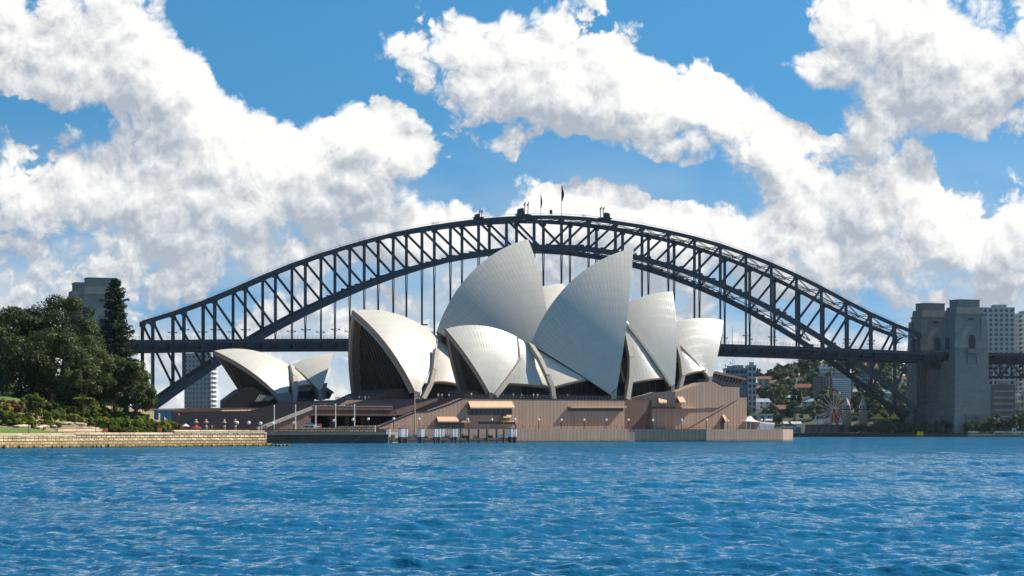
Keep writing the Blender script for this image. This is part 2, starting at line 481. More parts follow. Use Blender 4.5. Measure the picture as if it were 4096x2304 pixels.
MAT = dict(
    tile=tile_mat('glazed white roof tiles', (.60, .545, .45), .8, (.38, .335, .27)),
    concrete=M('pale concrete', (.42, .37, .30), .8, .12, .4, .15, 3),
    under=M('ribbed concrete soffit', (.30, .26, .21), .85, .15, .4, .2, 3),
    fascia=M('bronze edge', (.34, .20, .11), .6, .12, .5),
    glass=M('dark bronze glass', (.012, .014, .014), .12, .3, .3, spec=.6),
    mullion=M('bronze mullion', (.10, .075, .05), .5, .1, 1),
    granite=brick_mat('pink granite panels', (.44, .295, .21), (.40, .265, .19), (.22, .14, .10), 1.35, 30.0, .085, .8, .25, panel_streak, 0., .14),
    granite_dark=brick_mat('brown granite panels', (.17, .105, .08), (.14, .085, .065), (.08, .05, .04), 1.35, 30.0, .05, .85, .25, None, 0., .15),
    step=M('granite steps', (.20, .13, .105), .85, .15, .5, .2, 3),
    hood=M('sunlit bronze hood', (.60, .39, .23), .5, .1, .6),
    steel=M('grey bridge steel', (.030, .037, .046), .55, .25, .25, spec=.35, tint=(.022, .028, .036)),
    steel_lite=M('grey railing steel', (.10, .11, .12), .6, .15, .4),
    pylon=brick_mat('grey pylon granite', (.25, .232, .20), (.215, .20, .172), (.125, .117, .104), 2.4, 1.1, .05, .9, .3, None, .5, .22),
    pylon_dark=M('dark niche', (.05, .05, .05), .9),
    sandstone=brick_mat('sandstone blocks', (.80, .63, .41), (.50, .35, .18), (.05, .035, .02), 1.35, .62, .085, .9, 1., algae, .5, .5),
    sandstone_long=brick_mat('sandstone coping', (.82, .66, .46), (.62, .44, .28), (.12, .08, .05), 4.2, .62, .06, .9, .8, algae, .5, .45),
    darkstone=brick_mat('wet dark stone', (.12, .095, .07), (.08, .066, .05), (.02, .018, .015), 1.6, .6, .06, .85, 1., None, .5, .3),
    white=M('white paint', (.80, .80, .78), .45, .05, .8),
    offwhite=M('off white render', (.60, .58, .53), .75, .12, .3, weather=.3),
    grey=M('grey concrete', (.28, .28, .28), .85, .15, .3, weather=.35),
    palegrey=M('pale grey render', (.40, .40, .39), .8, .12, .3, weather=.3),
    bluegrey=M('blue grey cladding', (.30, .36, .42), .6, .12, .4),
    window=M('window glass', (.03, .045, .06), .1, .3, .2, spec=.6),
    redroof=M('terracotta roof tiles', (.25, .095, .06), .8, .25, .6, .5, 5),
    brownwall=M('brown brick wall', (.25, .15, .11), .85, .2, .5),
    dark=M('near black metal', (.02, .02, .022), .5, .1, 1),
    rubber=M('black rubber', (.015, .015, .015), .8, .1, 1),
    red=M('red paint', (.50, .035, .04), .5, .12, 1),
    orange=M('orange board', (.62, .20, .06), .6, .15, 1),
    yellow=M('yellow canvas', (.85, .50, .03), .6, .1, .5),
    canvas=M('white canvas', (.85, .85, .84), .6, .05, .5),
    blue=M('blue hoarding', (.04, .20, .42), .5, .15, .8),
    timber=M('weathered timber', (.10, .075, .055), .9, .3, .8, .4, 6),
    bark=M('bark', (.075, .055, .04), .95, .3, 1.2, .6, 5),
    soil=M('garden soil and dry grass', (.36, .24, .13), .95, .3, .25, .5, 2, tint=(.10, .12, .035)),
    grass=M('mown grass', (.095, .17, .02), .9, .22, .3, .3, 4, tint=(.12, .19, .03)),
    scrub=M('scrubby ground', (.06, .075, .03), .95, .3, .15, .5, 1, tint=(.10, .08, .05)),
    paving=M('paving', (.24, .20, .17), .9, .15, .3, .2, 4),
    darkglaze=M('dark shaded glazing', (.016, .015, .014), .45, .3, .4, spec=.25),
    copper=M('dark copper dome', (.035, .05, .045), .5, .25, .6),
    skin=M('skin', (.45, .28, .20), .6, .05, 1),
    fig=foliage('dark fig leaves', (.018, .031, .009), (.050, .071, .016), (.145, .16, .04), .34),
    fig2=foliage('olive leaves', (.028, .046, .010), (.078, .098, .02), (.21, .22, .05), .38),
    pine=foliage('dark pine needles', (.012, .025, .012), (.026, .048, .02), (.06, .085, .03), .2),
    shrub=foliage('green shrub leaves', (.08, .13, .018), (.20, .26, .035), (.40, .42, .08), .45),
    shrub2=foliage('yellow green shrub leaves', (.15, .17, .022), (.34, .34, .05), (.55, .48, .10), .45),
    shrub3=foliage('russet shrub leaves', (.12, .075, .03), (.30, .17, .06), (.46, .30, .11), .4),
    fern=foliage('bright fern fronds', (.10, .16, .02), (.20, .28, .03), (.32, .38, .06)),
    far1=foliage('far dark leaves', (.035, .065, .036), (.075, .115, .05), (.15, .18, .07), .3),
    far2=foliage('far green leaves', (.055, .095, .04), (.12, .16, .055), (.21, .24, .08), .3),
    far3=foliage('far autumn leaves', (.08, .06, .03), (.17, .115, .045), (.26, .17, .07), .15),
)

# ------------------------------------------------------------------ water
def make_water():
    m, T, P = new_mat('harbour water')
    pos = T.node('ShaderNodeNewGeometry').outputs['Position']
    # broad patches of slightly greener and bluer water
    n = T.noise(pos, .012, 4, .6)
    T.link(T.mix(T.rng(n, .35, .65), c4(WATER_C1), c4(WATER_C2)), P.inputs['Base Color'])
    P.inputs['Roughness'].default_value = .5
    P.inputs['Specular IOR Level'].default_value = 0.
    mp = T.node('ShaderNodeMapping'); T.link(pos, mp.inputs[0]); mp.inputs['Scale'].default_value = (.7, 1.0, 1.0); mp.inputs['Rotation'].default_value = (0, 0, .2)
    h = None
    for sc_, amp, det in ((.10, .7, 2), (.42, .34, 3), (1.6, .22, 4), (5.0, .075, 3)):
        x = T.math('MULTIPLY', T.noise(mp.outputs[0], sc_, det, .55, .4), amp)
        h = x if h is None else T.math('ADD', h, x)
    dist = T.vmath('LENGTH', pos)
    h = T.math('MULTIPLY', h, T.rng(dist, 120., 700., 1., 5.5))
    bp = T.node('ShaderNodeBump'); bp.inputs['Strength'].default_value = 1.; bp.inputs['Distance'].default_value = WATER_BUMP
    T.link(h, bp.inputs['Height']); T.link(bp.outputs[0], P.inputs['Normal'])
    gl = T.node('ShaderNodeBsdfGlossy'); gl.inputs['Color'].default_value = (.74, .89, 1.0, 1); gl.inputs['Roughness'].default_value = .09
    T.link(bp.outputs[0], gl.inputs['Normal'])
    fr = T.node('ShaderNodeFresnel'); fr.inputs['IOR'].default_value = 1.333; T.link(bp.outputs[0], fr.inputs['Normal'])
    mx = T.node('ShaderNodeMixShader'); mg = T.node('ShaderNodeMapping'); T.link(pos, mg.inputs[0]); mg.inputs['Scale'].default_value = (.010, .035, 1.0)
    gust = T.noise(mg.outputs[0], 1.0, 5, .6)       # cat's paws: ruffled and smoother streaks of water
    glint = None                          # glints painted into the reflection share; patches grow as the water recedes
    for sx, sy, r0, r1, r2, r3 in ((3.6, .55, 20, 40, 90, 160), (1.5, .13, 70, 120, 220, 330), (.8, .04, 170, 260, 500, 800), (.36, .012, 400, 600, 1500, 3000)):
        mr = T.node('ShaderNodeMapping'); T.link(pos, mr.inputs[0]); mr.inputs['Scale'].default_value = (sx, sy, 1.0); mr.inputs['Rotation'].default_value = (0, 0, .06)
        nn = T.math('SUBTRACT', T.noise(mr.outputs[0], 1.0, 3, .6, .3), .5)
        wgt = T.math('MULTIPLY', T.rng(dist, r0, r1, 0., 1.), T.rng(dist, r2, r3, 1., 0.))
        x = T.math('MULTIPLY', nn, wgt)
        glint = x if glint is None else T.math('ADD', glint, x)
    glint = T.math('MULTIPLY_ADD', glint, 4.4, 1.0)
    mfac = T.math('MULTIPLY', T.rng(fr.outputs[0], 0., .9, 0., WATER_SPEC, 'LINEAR'), T.rng(gust, .35, .65, .8, 1.1))
    T.link(T.math('MULTIPLY', mfac, glint, clamp=True), mx.inputs[0])
    T.link(P.outputs[0], mx.inputs[1]); T.link(gl.outputs[0], mx.inputs[2])
    T.link(mx.outputs[0], T.n['Material Output'].inputs['Surface'])
    # polar sheet around the camera: fine where waves are seen, coarse elsewhere, out to the horizon
    fine = np.radians(np.arange(-18.5, 18.501, .055))
    coarse = np.radians(np.arange(21., 339.1, 3.))
    ang = np.concatenate([fine, coarse])
    rad = [0.5]
    while rad[-1] < 40: rad.append(rad[-1] * 1.035 + .02)
    while rad[-1] < 300: rad.append(rad[-1] * 1.0034)
    while rad[-1] < 520: rad.append(rad[-1] * 1.005)
    while rad[-1] < 9000: rad.append(rad[-1] * 1.03)
    rad = np.array(rad)
    A, Q = np.meshgrid(ang, rad)
    X = Q * np.sin(A); Y = Q * np.cos(A)
    Z = np.zeros_like(X)
    step = np.gradient(rad)[:, None]
    g = np.random.default_rng(3)
    for i in range(64):
        lam = 0.40 * (6.5 / 0.40) ** (i / 63.0)
        th = R(82) + g.normal(0, .48)               # travelling mostly towards the viewer, slightly crossed
        k = 2 * PI / lam
        amp = .0092 * lam ** .45 * g.uniform(.6, 1.25) * WAVE
        ph = k * (X * math.cos(th) + Y * math.sin(th)) + g.uniform(0, 2 * PI)
        fade = np.clip((lam / 2.4 - step) / (lam / 5.0), 0, 1)
        s_ = np.sin(ph)
        if lam > 1.6: fade = fade * np.clip(Q / 90., .8, 1.15)
        Z += amp * fade * (s_ + .28 * np.cos(2 * ph))
    env = np.zeros_like(X)                       # waves come in groups
    for i in range(9):
        th = g.uniform(0, 2 * PI); k = 2 * PI / g.uniform(9, 60)
        env += np.sin(k * (X * math.cos(th) * .6 + Y * math.sin(th)) + g.uniform(0, 6))
    Z *= np.clip(1.0 + .2 * env, .55, 1.6)
    edge = np.clip((R(18.4) - np.abs((A + PI) % (2 * PI) - PI)) / R(1.2), 0, 1)
    Z *= edge * np.clip((515 - Q) / 130., 0, 1)
    nr, na = X.shape
    V = np.stack([X, Y, Z], -1).reshape(-1, 3)
    i = np.arange(nr - 1)[:, None] * na; j = np.arange(na)[None, :]; j2 = (j + 1) % na
    Fq = np.stack([i + j, i + na + j, i + na + j2, i + j2], -1).reshape(-1, 4)[:, ::-1]
    o = np_mesh('water', V, Fq, m, smooth=True)
    tag(o, kind='structure')

WATER_C1, WATER_C2, WATER_BUMP, WATER_SPEC, WAVE = (.0065, .092, .175), (.008, .116, .21), .62, .95, 1.0
make_water()

# ================================================================== the arch bridge
BU = Vector((0.9348, 0.3551, 0)); BW = Vector((-0.3551, 0.9348, 0))      # along the bridge, across it (away)
BA = at(611, 1729, 1240); BA.z = 0
PAN = 17.96
TOPY = [1263, 1227, 1186, 1135, 1083, 1036, 993, 957, 928, 907, 890, 876, 866, 861, 861, 867, 881, 896, 918, 943, 974, 1011, 1051, 1095, 1145, 1200, 1250, 1297, 1336]
def topz0(n): return HC + (HZ - TOPY[n]) / FPX * (1240 + PAN * BU.y * n)
TOPZ = [(topz0(n) + topz0(28 - n)) / 2 - 1.3 for n in range(29)]
LOWZ = [116.0 - .696 * abs(n - 14) ** 1.88 for n in range(29)]
def decktop(n): return 55.0 + 3.6 * max(0, 1 - ((n - 14) / 14) ** 2)
def bp(n, v, z): p = BA + BU * (PAN * n) + BW * v; return Vector((p.x, p.y, z))

bridge = thing('arch_bridge', bp(14, 15, 0), 'dark grey steel arch bridge with a flat roadway hung beneath its truss', 'bridge')
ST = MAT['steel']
for v in (0, 30):
    for nm, Z, w, h in (('top_chord', TOPZ, 1.3, 2.3), ('lower_chord', LOWZ, 1.5, 2.9)):
        b = MB()
        for n in range(28):
            hh = h if nm == 'top_chord' else h + .05 * abs(n - 13.5)
            b.bar(bp(n, v, Z[n]), bp(n + 1, v, Z[n + 1]), w, hh)
        for n in range(29):      # gusset plates at the joints
            s = -1 if nm == 'top_chord' else 1
            c = bp(n, v, Z[n] + s * 1.0)
            b.obox(c, BU, BW, 1.7, .55, c.z - 1.6, c.z + 1.6)
        b.build(nm, ST, bridge)
    for n in range(29):
        w = 1.55 if 2 < n < 26 else 1.9
        MB().vbar(bp(n, v, LOWZ[n]), bp(n, v, TOPZ[n]), BU, w, 1.2).build('vertical_post', ST, bridge)
    for n in range(28):
        a, c = (n, n + 1) if n < 14 else (n + 1, n)
        MB().bar(bp(a, v, TOPZ[a] - .6), bp(c, v, LOWZ[c] + .6), 1.0, 1.25).build('diagonal_brace', ST, bridge)
    for n in range(4, 25):
        zb = decktop(n) - 5
        if LOWZ[n] - 3 < zb + 5: continue
        L = LOWZ[n] - zb
        b = MB(); top = min(17., L * .45)
        for s in (-1, 1):        # the laced head of the hanger is two flats that close into one
            b.bar(bp(n, v, LOWZ[n]) + BU * (.55 * s), bp(n, v, LOWZ[n] - top) + BU * (.28 * s), .7, .42, up=BU)
        b.bar(bp(n, v, LOWZ[n] - top), bp(n, v, zb), .9, .95, up=BU)
        b.build('hanger', ST, bridge)
    b = MB()                     # handrails for the climb along the top chord
    for n in range(28):
        for o_ in (-.5, .5):
            b.bar(bp(n, v + o_, TOPZ[n] + 2.2), bp(n + 1, v + o_, TOPZ[n + 1] + 2.2), .07, .07)
        for t in np.linspace(0, 1, 7)[:-1]:
            z = TOPZ[n] * (1 - t) + TOPZ[n + 1] * t
            b.bar(bp(n + t, v - .5, z + 1.1), bp(n + t, v - .5, z + 2.2), .07, .07)
    b.build('handrail', MAT['steel_lite'], bridge)
    b = MB()                     # ragged catwalk and cable trays on the lower chord
    r_ = random.Random(5)
    for n in range(4, 25):
        for k in range(4):
            if r_.random() < .6:
                t = n + k / 4.
                i = min(int(t), 27); f = t - i
                z = LOWZ[i] * (1 - f) + LOWZ[i + 1] * f + 1.6
                b.obox(bp(t, v, z), BU, BW, r_.uniform(.6, 1.8), .5, z - .1, z + r_.uniform(.4, 1.1))
        if n < 24: b.bar(bp(n, v, LOWZ[n] + 1.6), bp(n + 1, v, LOWZ[n + 1] + 1.6), .5, .3)
    b.build('catwalk', ST, bridge)
# cross frames and wind bracing between the two trusses
for n in range(29):
    for Z, dz in ((TOPZ, -.8), (LOWZ, -.6)):
        b = MB()
        z = Z[n] + dz
        if Z is LOWZ and abs(z - decktop(n)) < 6: continue
        for q in (-.55, .55):
            b.bar(bp(n, 0, z + q), bp(n, 30, z + q), .35, .35)
        for k in range(12):
            b.bar(bp(n, 2.5 * k, z - .55 + (k % 2) * 1.1), bp(n, 2.5 * k + 2.5, z + .55 - (k % 2) * 1.1), .18, .18)
        b.build('cross_strut', ST, bridge)
for n in range(28):
    for Z in (TOPZ, LOWZ):
        zm = (Z[n] + Z[n + 1]) / 2
        if Z is LOWZ and abs(zm - decktop(n)) < 9: continue
        b = MB()
        a, c = (n, n + 1) if n < 14 else (n + 1, n)
        for s in (0, 30):        # a K in every bay
            p, q = bp(c, s, Z[c] - .8), bp(a, 15, Z[a] - .8)
            for o_ in (-.4, .4):
                b.bar(p + Vector((0, 0, o_)), q + Vector((0, 0, o_)), .3, .25)
            for k in range(8):
                u0, u1 = k / 8, (k + 1) / 8
                b.bar(p.lerp(q, u0) + Vector((0, 0, -.4 if k % 2 else .4)), p.lerp(q, u1) + Vector((0, 0, .4 if k % 2 else -.4)), .15, .15)
        b.bar(bp(n, 15, Z[n] - .8), bp(n + 1, 15, Z[n + 1] - .8), .4, .5)
        b.build('wind_brace', ST, bridge)
for n in (0, 28):                # portals over the roadway at both ends
    b = MB()
    z0 = decktop(n) + 1
    for v0, v1 in ((0, 9), (30, 21)):
        pts = [bp(n, v0 + (v1 - v0) * (1 - math.cos(t)), z0 + 1 + (TOPZ[n] - z0 - 2.5) * math.sin(t)) for t in np.linspace(0, PI / 2, 7)]
        for p, q in zip(pts, pts[1:]): b.bar(p, q, .8, 1.0)
    b.build('portal_frame', ST, bridge)
# roadway
N0, N1 = -9.0, 42.0
def ns(a, c, k=1.0): return [a + i * k for i in range(int(round((c - a) / k)) + 1)]
b = MB()
for n in ns(N0, N1 - 1):
    z0, z1 = decktop(n), decktop(n + 1)
    for va, vb, dt, db in ((-7.5, 37.5, -.2, -1.5), (-7.7, -7.2, .25, -2.0), (37.2, 37.7, .25, -2.0)):
        vs = [bp(n, va, z0 + dt), bp(n + 1, va, z1 + dt), bp(n + 1, va, z1 + db), bp(n, va, z0 + db)]
        b.prism(vs, BW * (vb - va))
b.build('roadway_deck', ST, bridge)
for v in (0.0, 30.0):
    b = MB()
    for n in ns(N0, N1 - 1):
        z0, z1 = decktop(n) - 1.5, decktop(n + 1) - 1.5
        b.bar(bp(n, v, z0 - 2.3), bp(n + 1, v, z1 - 2.3), .7, 4.4)
    b.build('deck_girder', ST, bridge)
b = MB()
for n in ns(N0, N1, .5):
    z0 = decktop(n) - 1.5
    b.bar(bp(n, -7.0, z0 - 1.9), bp(n, 37.0, z0 - 1.9), .6, 3.6, up=(0, 0, 1))
for v in (-4.5, 7, 15, 23, 34.5):
    for n in ns(N0, N1 - 1):
        b.bar(bp(n, v, decktop(n) - 3.), bp(n + 1, v, decktop(n + 1) - 3.), .4, 1.6)
b.build('cross_girder', ST, bridge)
for v in (-7.4, 37.4):
    b = MB()
    for n in ns(N0, N1 - 1):
        for zz in (.9, 1.5, 2.1):
            b.bar(bp(n, v, decktop(n) + zz), bp(n + 1, v, decktop(n + 1) + zz), .08, .08)
    for n in ns(N0, N1, .125):
        b.bar(bp(n, v, decktop(n) + .2), bp(n, v, decktop(n) + 2.1), .12, .12)
    b.build('railing', MAT['steel_lite'], bridge)
for v, ins in ((-1.2, 0), (31.2, 0)):          # service platforms with lamps round the posts above the roadway
    for n in range(1, 28):
        if n in (14,): continue
        r_ = random.Random(n * 3 + int(v))
        z = decktop(n) + 6.2 + r_.uniform(-.3, .3)
        b = MB()
        b.bar(bp(n, v, z) - BU * 2.7, bp(n, v, z) + BU * 2.7, .5, .28)
        b.bar(bp(n, v, z - .9) - BU * 1.4, bp(n, v, z - .9) + BU * 1.4, .4, .2)
        for s in (-1, 1):
            b.bar(bp(n, v, z) + BU * (2.6 * s), bp(n, v, z + .9) + BU * (2.9 * s), .12, .12)
            b.bar(bp(n, v, z - .9) + BU * (1.2 * s), bp(n, v, z) + BU * (2.3 * s), .12, .12)
            b.obox(bp(n, v, z) + BU * (2.3 * s), BU, BW, .5, .3, z - .5, z - .15)
        if n in (9, 11):
            z2 = z + 2.6
            b.bar(bp(n, v, z2) - BU * 3.2, bp(n, v, z2) + BU * 3.2, .5, .9)
            b.bar(bp(n, v, z), bp(n, v, z2), .6, .5)
        b.build('lamp_platform', ST, bridge)
# maintenance gantries slung under the deck
for n0, n1, dz in ((20.0, 23.1, -6.6), (17.3, 19.6, -5.6), (8.3, 12.0, -5.6), (2.2, 3.6, -5.4)):
    b = MB()
    zt, zb = decktop(n0) + dz + .9, decktop(n0) + dz - .4
    for v in (-6, -2):
        b.bar(bp(n0, v, zt), bp(n1, v, zt + (n1 - n0) * .2), .2, .25); b.bar(bp(n0, v, zb), bp(n1, v, zb + (n1 - n0) * .2), .25, .3)
    k = int((n1 - n0) * 8)
    for i in range(k + 1):
        n = n0 + (n1 - n0) * i / k
        zz = (n - n0) * .2
        b.bar(bp(n, -6, zb + zz), bp(n, -6, zt + zz + (1.2 if i % 6 == 0 else 0)), .14, .14)
        b.bar(bp(n, -6, zb + zz), bp(n, -2, zb + zz), .12, .12)
    b.build('maintenance_gantry', ST, bridge)
# bearings at the foot of the arch
for n in (0, 28):
    for v in (0, 30):
        b = MB(); c = bp(n, v, 0)
        s = 1 if n == 0 else -1
        b.prism([bp(n + .16 * s, v - 2, LOWZ[n] + 1.5), bp(n - .12 * s, v - 2, LOWZ[n] + 2.5), bp(n - .45 * s, v - 2, 2), bp(n + .1 * s, v - 2, 2)], BW * 4)
        b.build('arch_bearing', ST, bridge)
# approach spans outside the pylons: lattice trusses and piers
for (na, nb) in ((-8.6, -2.6), (31.0, 41.0)):
    for v in (2, 28):
        b = MB(); seg = int((nb - na) * 2)
        for i in range(seg):
            n0 = na + (nb - na) * i / seg; n1 = na + (nb - na) * (i + 1) / seg
            zt, zb = decktop(n0) - 5, decktop(n0) - 15
            b.bar(bp(n0, v, zt), bp(n1, v, zt), .8, 1.0); b.bar(bp(n0, v, zb), bp(n1, v, zb), .8, 1.0)
            b.bar(bp(n0, v, zb), bp(n0, v, zt), .7, .7)
            b.bar(bp(n0, v, zb if i % 2 else zt), bp(n1, v, zt if i % 2 else zb), .7, .7)
            b.bar(bp(n0, v, zt if i % 2 else zb), bp(n1, v, zb if i % 2 else zt), .4, .4)
        b.build('approach_truss', ST, bridge)
    for n in ((-5.6, -8.4) if na < 0 else (33.8, 36.8, 39.8)):
        for v in (4, 26):
            b = MB(); c = bp(n, v, 0)
            b.obox(c, BU, BW, 3.0, 3.4, .5, decktop(n) - 15.4, top=(2.5, 2.9))
            b.build('approach_pier', MAT['pylon'], bridge)

# ------------------------------------------------------------------ granite pylons
def pylon(n, v, label):
    c = bp(n, v, 0)
    o = thing('bridge_pylon', Vector((c.x, c.y, 1.5)), label, 'pylon', 'granite pylons at the ends of the bridge')
    m = MAT['pylon']
    hx, hy = 13.0, 8.8
    b = MB()
    b.obox(c, BU, BW, hx + 1.1, hy + 1.1, 1.0, 16, top=(hx + .8, hy + .8))
    b.obox(c, BU, BW, hx + .5, hy + .5, 16, 58, top=(hx - .6, hy - .4))
    b.obox(c, BU, BW, hx - .3, hy - .3, 58, 72, top=(hx - 1.3, hy - 1.1))
    for sx in (-1, 1):         # corner buttresses step in towards the top
        for sy in (-1, 1):
            p = c + BU * (sx * (hx - 3.3)) + BW * (sy * (hy - 2.9))
            b.obox(p, BU, BW, 2.7, 2.5, 58, 77, top=(2.3, 2.1))
    b.build('shaft', m, o)
    b = MB(); b.obox(c, BU, BW, hx - 1.7, hy - 1.5, 72, 79.6, top=(hx - 2.5, hy - 2.0)); b.build('upper_stage', m, o)
    b = MB(); b.obox(c, BU, BW, hx - 1.9, hy - 1.5, 79.6, 80.5); b.obox(c, BU, BW, hx - 2.8, hy - 2.3, 80.5, 84.6, top=(hx - 3.2, hy - 2.6)); b.build('parapet', m, o)
    b = MB(); b.obox(c, BU, BW, hx - 5.0, hy - 3.4, 84.6, 89.0); b.obox(c, BU, BW, hx - 4.7, hy - 3.1, 89.0, 89.6); b.build('cap', m, o)
    f = c - BW * (hy + .25)     # features of the side that faces the water
    def arch(p, nrm, ax, w, z0, z1):
        pts = [p + ax * w, p - ax * w]
        poly = [Vector((pts[0].x, pts[0].y, z0)), ]
        for t in np.linspace(0, PI, 9):
            q = p + ax * (w * math.cos(t)); poly.append(Vector((q.x, q.y, z1 - w + w * math.sin(t))))
        poly.append(Vector((pts[1].x, pts[1].y, z0)))
        return MB().prism(poly, nrm * .5)
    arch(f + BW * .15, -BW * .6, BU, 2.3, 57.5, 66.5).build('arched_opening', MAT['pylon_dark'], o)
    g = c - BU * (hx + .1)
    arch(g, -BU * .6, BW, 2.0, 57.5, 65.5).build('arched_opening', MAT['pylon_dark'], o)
    b = MB(); b.obox(f - BW * .5, BU, BW, 4.2, .9, 54.6, 56.2); b.obox(f - BW * .3, BU, BW, 3.8, .6, 56.2, 57.3); b.build('balcony', m, o)
    b = MB()
    for s in (-1, 1): b.obox(f - BW * .3 + BU * (3.2 * s), BU, BW, .45, .5, 47.5, 52.2)
    b.obox(f - BW * .35, BU, BW, 3.9, .6, 52.2, 53.2); b.obox(f - BW * .1, BU, BW, 2.6, .3, 47.5, 52.)
    b.build('carved_panel', m, o)
    b = MB()
    for s in (-1, 1): b.obox(f - BW * .9 + BU * (4.5 * s), BU, BW, .6, .7, 4, 13.)
    b.obox(f - BW * .9, BU, BW, 5.4, .7, 13., 14.6); b.build('portal_surround', m, o)
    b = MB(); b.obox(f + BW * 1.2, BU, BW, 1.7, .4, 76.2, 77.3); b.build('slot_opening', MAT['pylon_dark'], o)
    return o
pylon(-1.72, -6, 'granite pylon nearer the camera, half hidden by the tall pine at left')
pylon(-1.72, 36, 'granite pylon standing just behind another one at the left end of the bridge')
pylon(29.72, -6, 'granite pylon with balcony and arch, nearer of the pair at the right end')
pylon(29.72, 36, 'granite pylon farther back at the right end, the arch running into it')
for n, lab in ((-1.72, 'massive granite abutment between the pylons left of the arch'), (29.72, 'massive shaded granite abutment between the pylons right of the arch')):
    c = bp(n, 15, 0); b = MB()
    s = 1 if n < 0 else -1
    b.obox(c, BU, BW, 10.5, 20.0, 1.0, 44.5, top=(9.2, 20.0))
    b.prism([bp(n, -4, 1.0), bp(n, -4, 26.), bp(n + .62 * s, -4, 22), bp(n + 1.25 * s, -4, 9), bp(n + 1.25 * s, -4, 1.0)], BW * 38)
    tag(b.build('bridge_abutment', MAT['pylon'], None, Vector((c.x, c.y, 1.0))), lab, 'abutment')

# ------------------------------------------------------------------ cranes, flags and beacon on top of the arch
def top_crane(n, v, label, size, flip):
    i = int(n); f = n - i
    z = TOPZ[i] * (1 - f) + TOPZ[min(i + 1, 28)] * f + 1.2
    c = bp(n, v, z); s = -1 if flip else 1
    o = thing('maintenance_crane', c, label, 'crane', 'maintenance cranes on top of the arch')
    b = MB()
    b.obox(c, BU, BW, 4.2 * size, 1.6, z, z + .9)
    for k in (-1, 1):
        b.obox(c + BU * (2.6 * k * size), BU, BW, .7, 1.7, z - .5, z + .3)
    b.build('trolley', ST, o)
    b = MB(); b.prism([c + BU * (s * x * size) + BW * -1.5 + Vector((0, 0, zz * size)) for x, zz in ((-3.2, .9), (-2.8, 3.6), (-.2, 4.2), (.3, .9))], BW * 3.0)
    b.build('cabin', ST, o)
    for k in (1.0, 2.9):
        b = MB(); p = c + BU * (s * (k - .2) * size)
        b.bar(p + Vector((0, 0, .9)), p + BU * .4 * s + Vector((0, 0, 7.2 * size)), .5, .5)
        b.bar(p + BU * (-.5) + Vector((0, 0, 5.4 * size)), p + BU * .7 + Vector((0, 0, 7.6 * size)), .55, .45)
        b.build('jib', ST, o)
top_crane(11.0, 0, 'small low crane trolley with two jibs, leftmost on the arch top', .72, False)
top_crane(11.75 + .85, 0, 'large crane cabin with two upright jibs left of the flags', 1.12, False)
top_crane(15.6, 0, 'crane cabin with two jibs facing left, right of the flags', .98, True)
def flagpole(p, h, label, w):
    o = thing('flagpole', p, label, 'flagpole', 'flagpoles on top of the arch')
    MB().tube([p, p + Vector((0, 0, h * .6)), p + Vector((0, 0, h))], [.16, .13, .08], 6).build('pole', ST, o)
    b = MB(); top = p.z + h - .3
    L = h * .56; k = 12; vs = []
    for i in range(k + 1):
        t = i / k
        wid = w * (math.sin(min(1, t * 1.5) * PI / 2)) * (1 - max(0, t - .62) * 2.0)
        vs.append(Vector((p.x + .06, p.y, top - L * t * .92)))
        vs.append(Vector((p.x + .1 + wid, p.y + .5 * math.sin(t * 7), top - L * (.05 + t * .95))))
    for i in range(k):
        b.quad(vs[2 * i], vs[2 * i + 1], vs[2 * i + 3], vs[2 * i + 2])
    fl = b.build('flag', MAT['dark'], o)
    so_ = fl.modifiers.new('cloth', 'SOLIDIFY'); so_.thickness = .06
flagpole(bp(13.9, 30, TOPZ[14] + 1), 17.2, 'flagpole with a limp dark flag, left of the beacon', .9)
flagpole(bp(14.0, 0, TOPZ[14] + 1), 20.0, 'taller flagpole with a dark drooping flag, right of the beacon', 1.6)
p = bp(13.95, 15, TOPZ[14] - 1)
o = thing('beacon', p, 'small dark beacon on a lattice stand between the two flags', 'beacon')
b = MB()
for sx in (-1, 1):
    for sy in (-1, 1):
        q = p + Vector((sx * .7, sy * .7, 0)); b.bar(q, q + Vector((0, 0, 4.5)), .18, .18)
for k in range(3):
    for sy in (-1, 1): b.bar(p + Vector((-.7, .7 * sy, 1.5 * k)), p + Vector((.7, .7 * sy, 1.5 * k + 1.5)), .14, .14)
b.build('stand', ST, o)
MB().lathe([(.01, 4.5), (.85, 4.5), (.9, 6.6), (.4, 7.1), (.01, 7.1)], p, 10).build('lantern', MAT['dark'], o)

p = bp(20.28, -7, decktop(20.28)); o = thing('mast', p, 'thin mast standing on the bridge roadway right of the shells', 'mast')
MB().tube([p, p + Vector((0, 0, 11.5))], [.16, .09], 6).build('pole', ST, o)
b = MB(); b.bar(p + Vector((-.5, 0, 9.)), p + Vector((.5, 0, 9.)), .15, .2); b.build('crossarm', ST, o)

# ================================================================== the opera house on its podium
class Hall:      # local frame of a hall: a along its axis (northwards), v towards the near side, z up
    def __init__(s, th, px, d):
        t = R(th); s.u = Vector((math.cos(t), math.sin(t), 0)); s.v = Vector((math.sin(t), -math.cos(t), 0))
        s.o = Vector(((px - 2048) / FPX * d, d, 0))
    def w(s, a, v, z): return s.o + s.u * a + s.v * v + Vector((0, 0, z))
    def hit(s, px, py, v=0.):      # local point on the plane v = const seen at a photo pixel
        r = Vector(((px - 2048) / FPX, 1, (HZ - py) / FPX)); c = Vector((0, 0, HC))
        k = (s.o + s.v * v - c).dot(s.v) / r.dot(s.v); p = c + r * k; q = p - s.o
        return Vector((q.dot(s.u), v, p.z))
    def W(s, l): return s.w(l[0], l[1], l[2])
    def P(s, px, py, v): return s.W(s.hit(px, py, v))
HE = Hall(28, 2048, 697); HW = Hall(34, 1560, 760); HR = Hall(34, 1150, 762)
HP = Hall(36, 2048, 697)          # the podium has its own axis

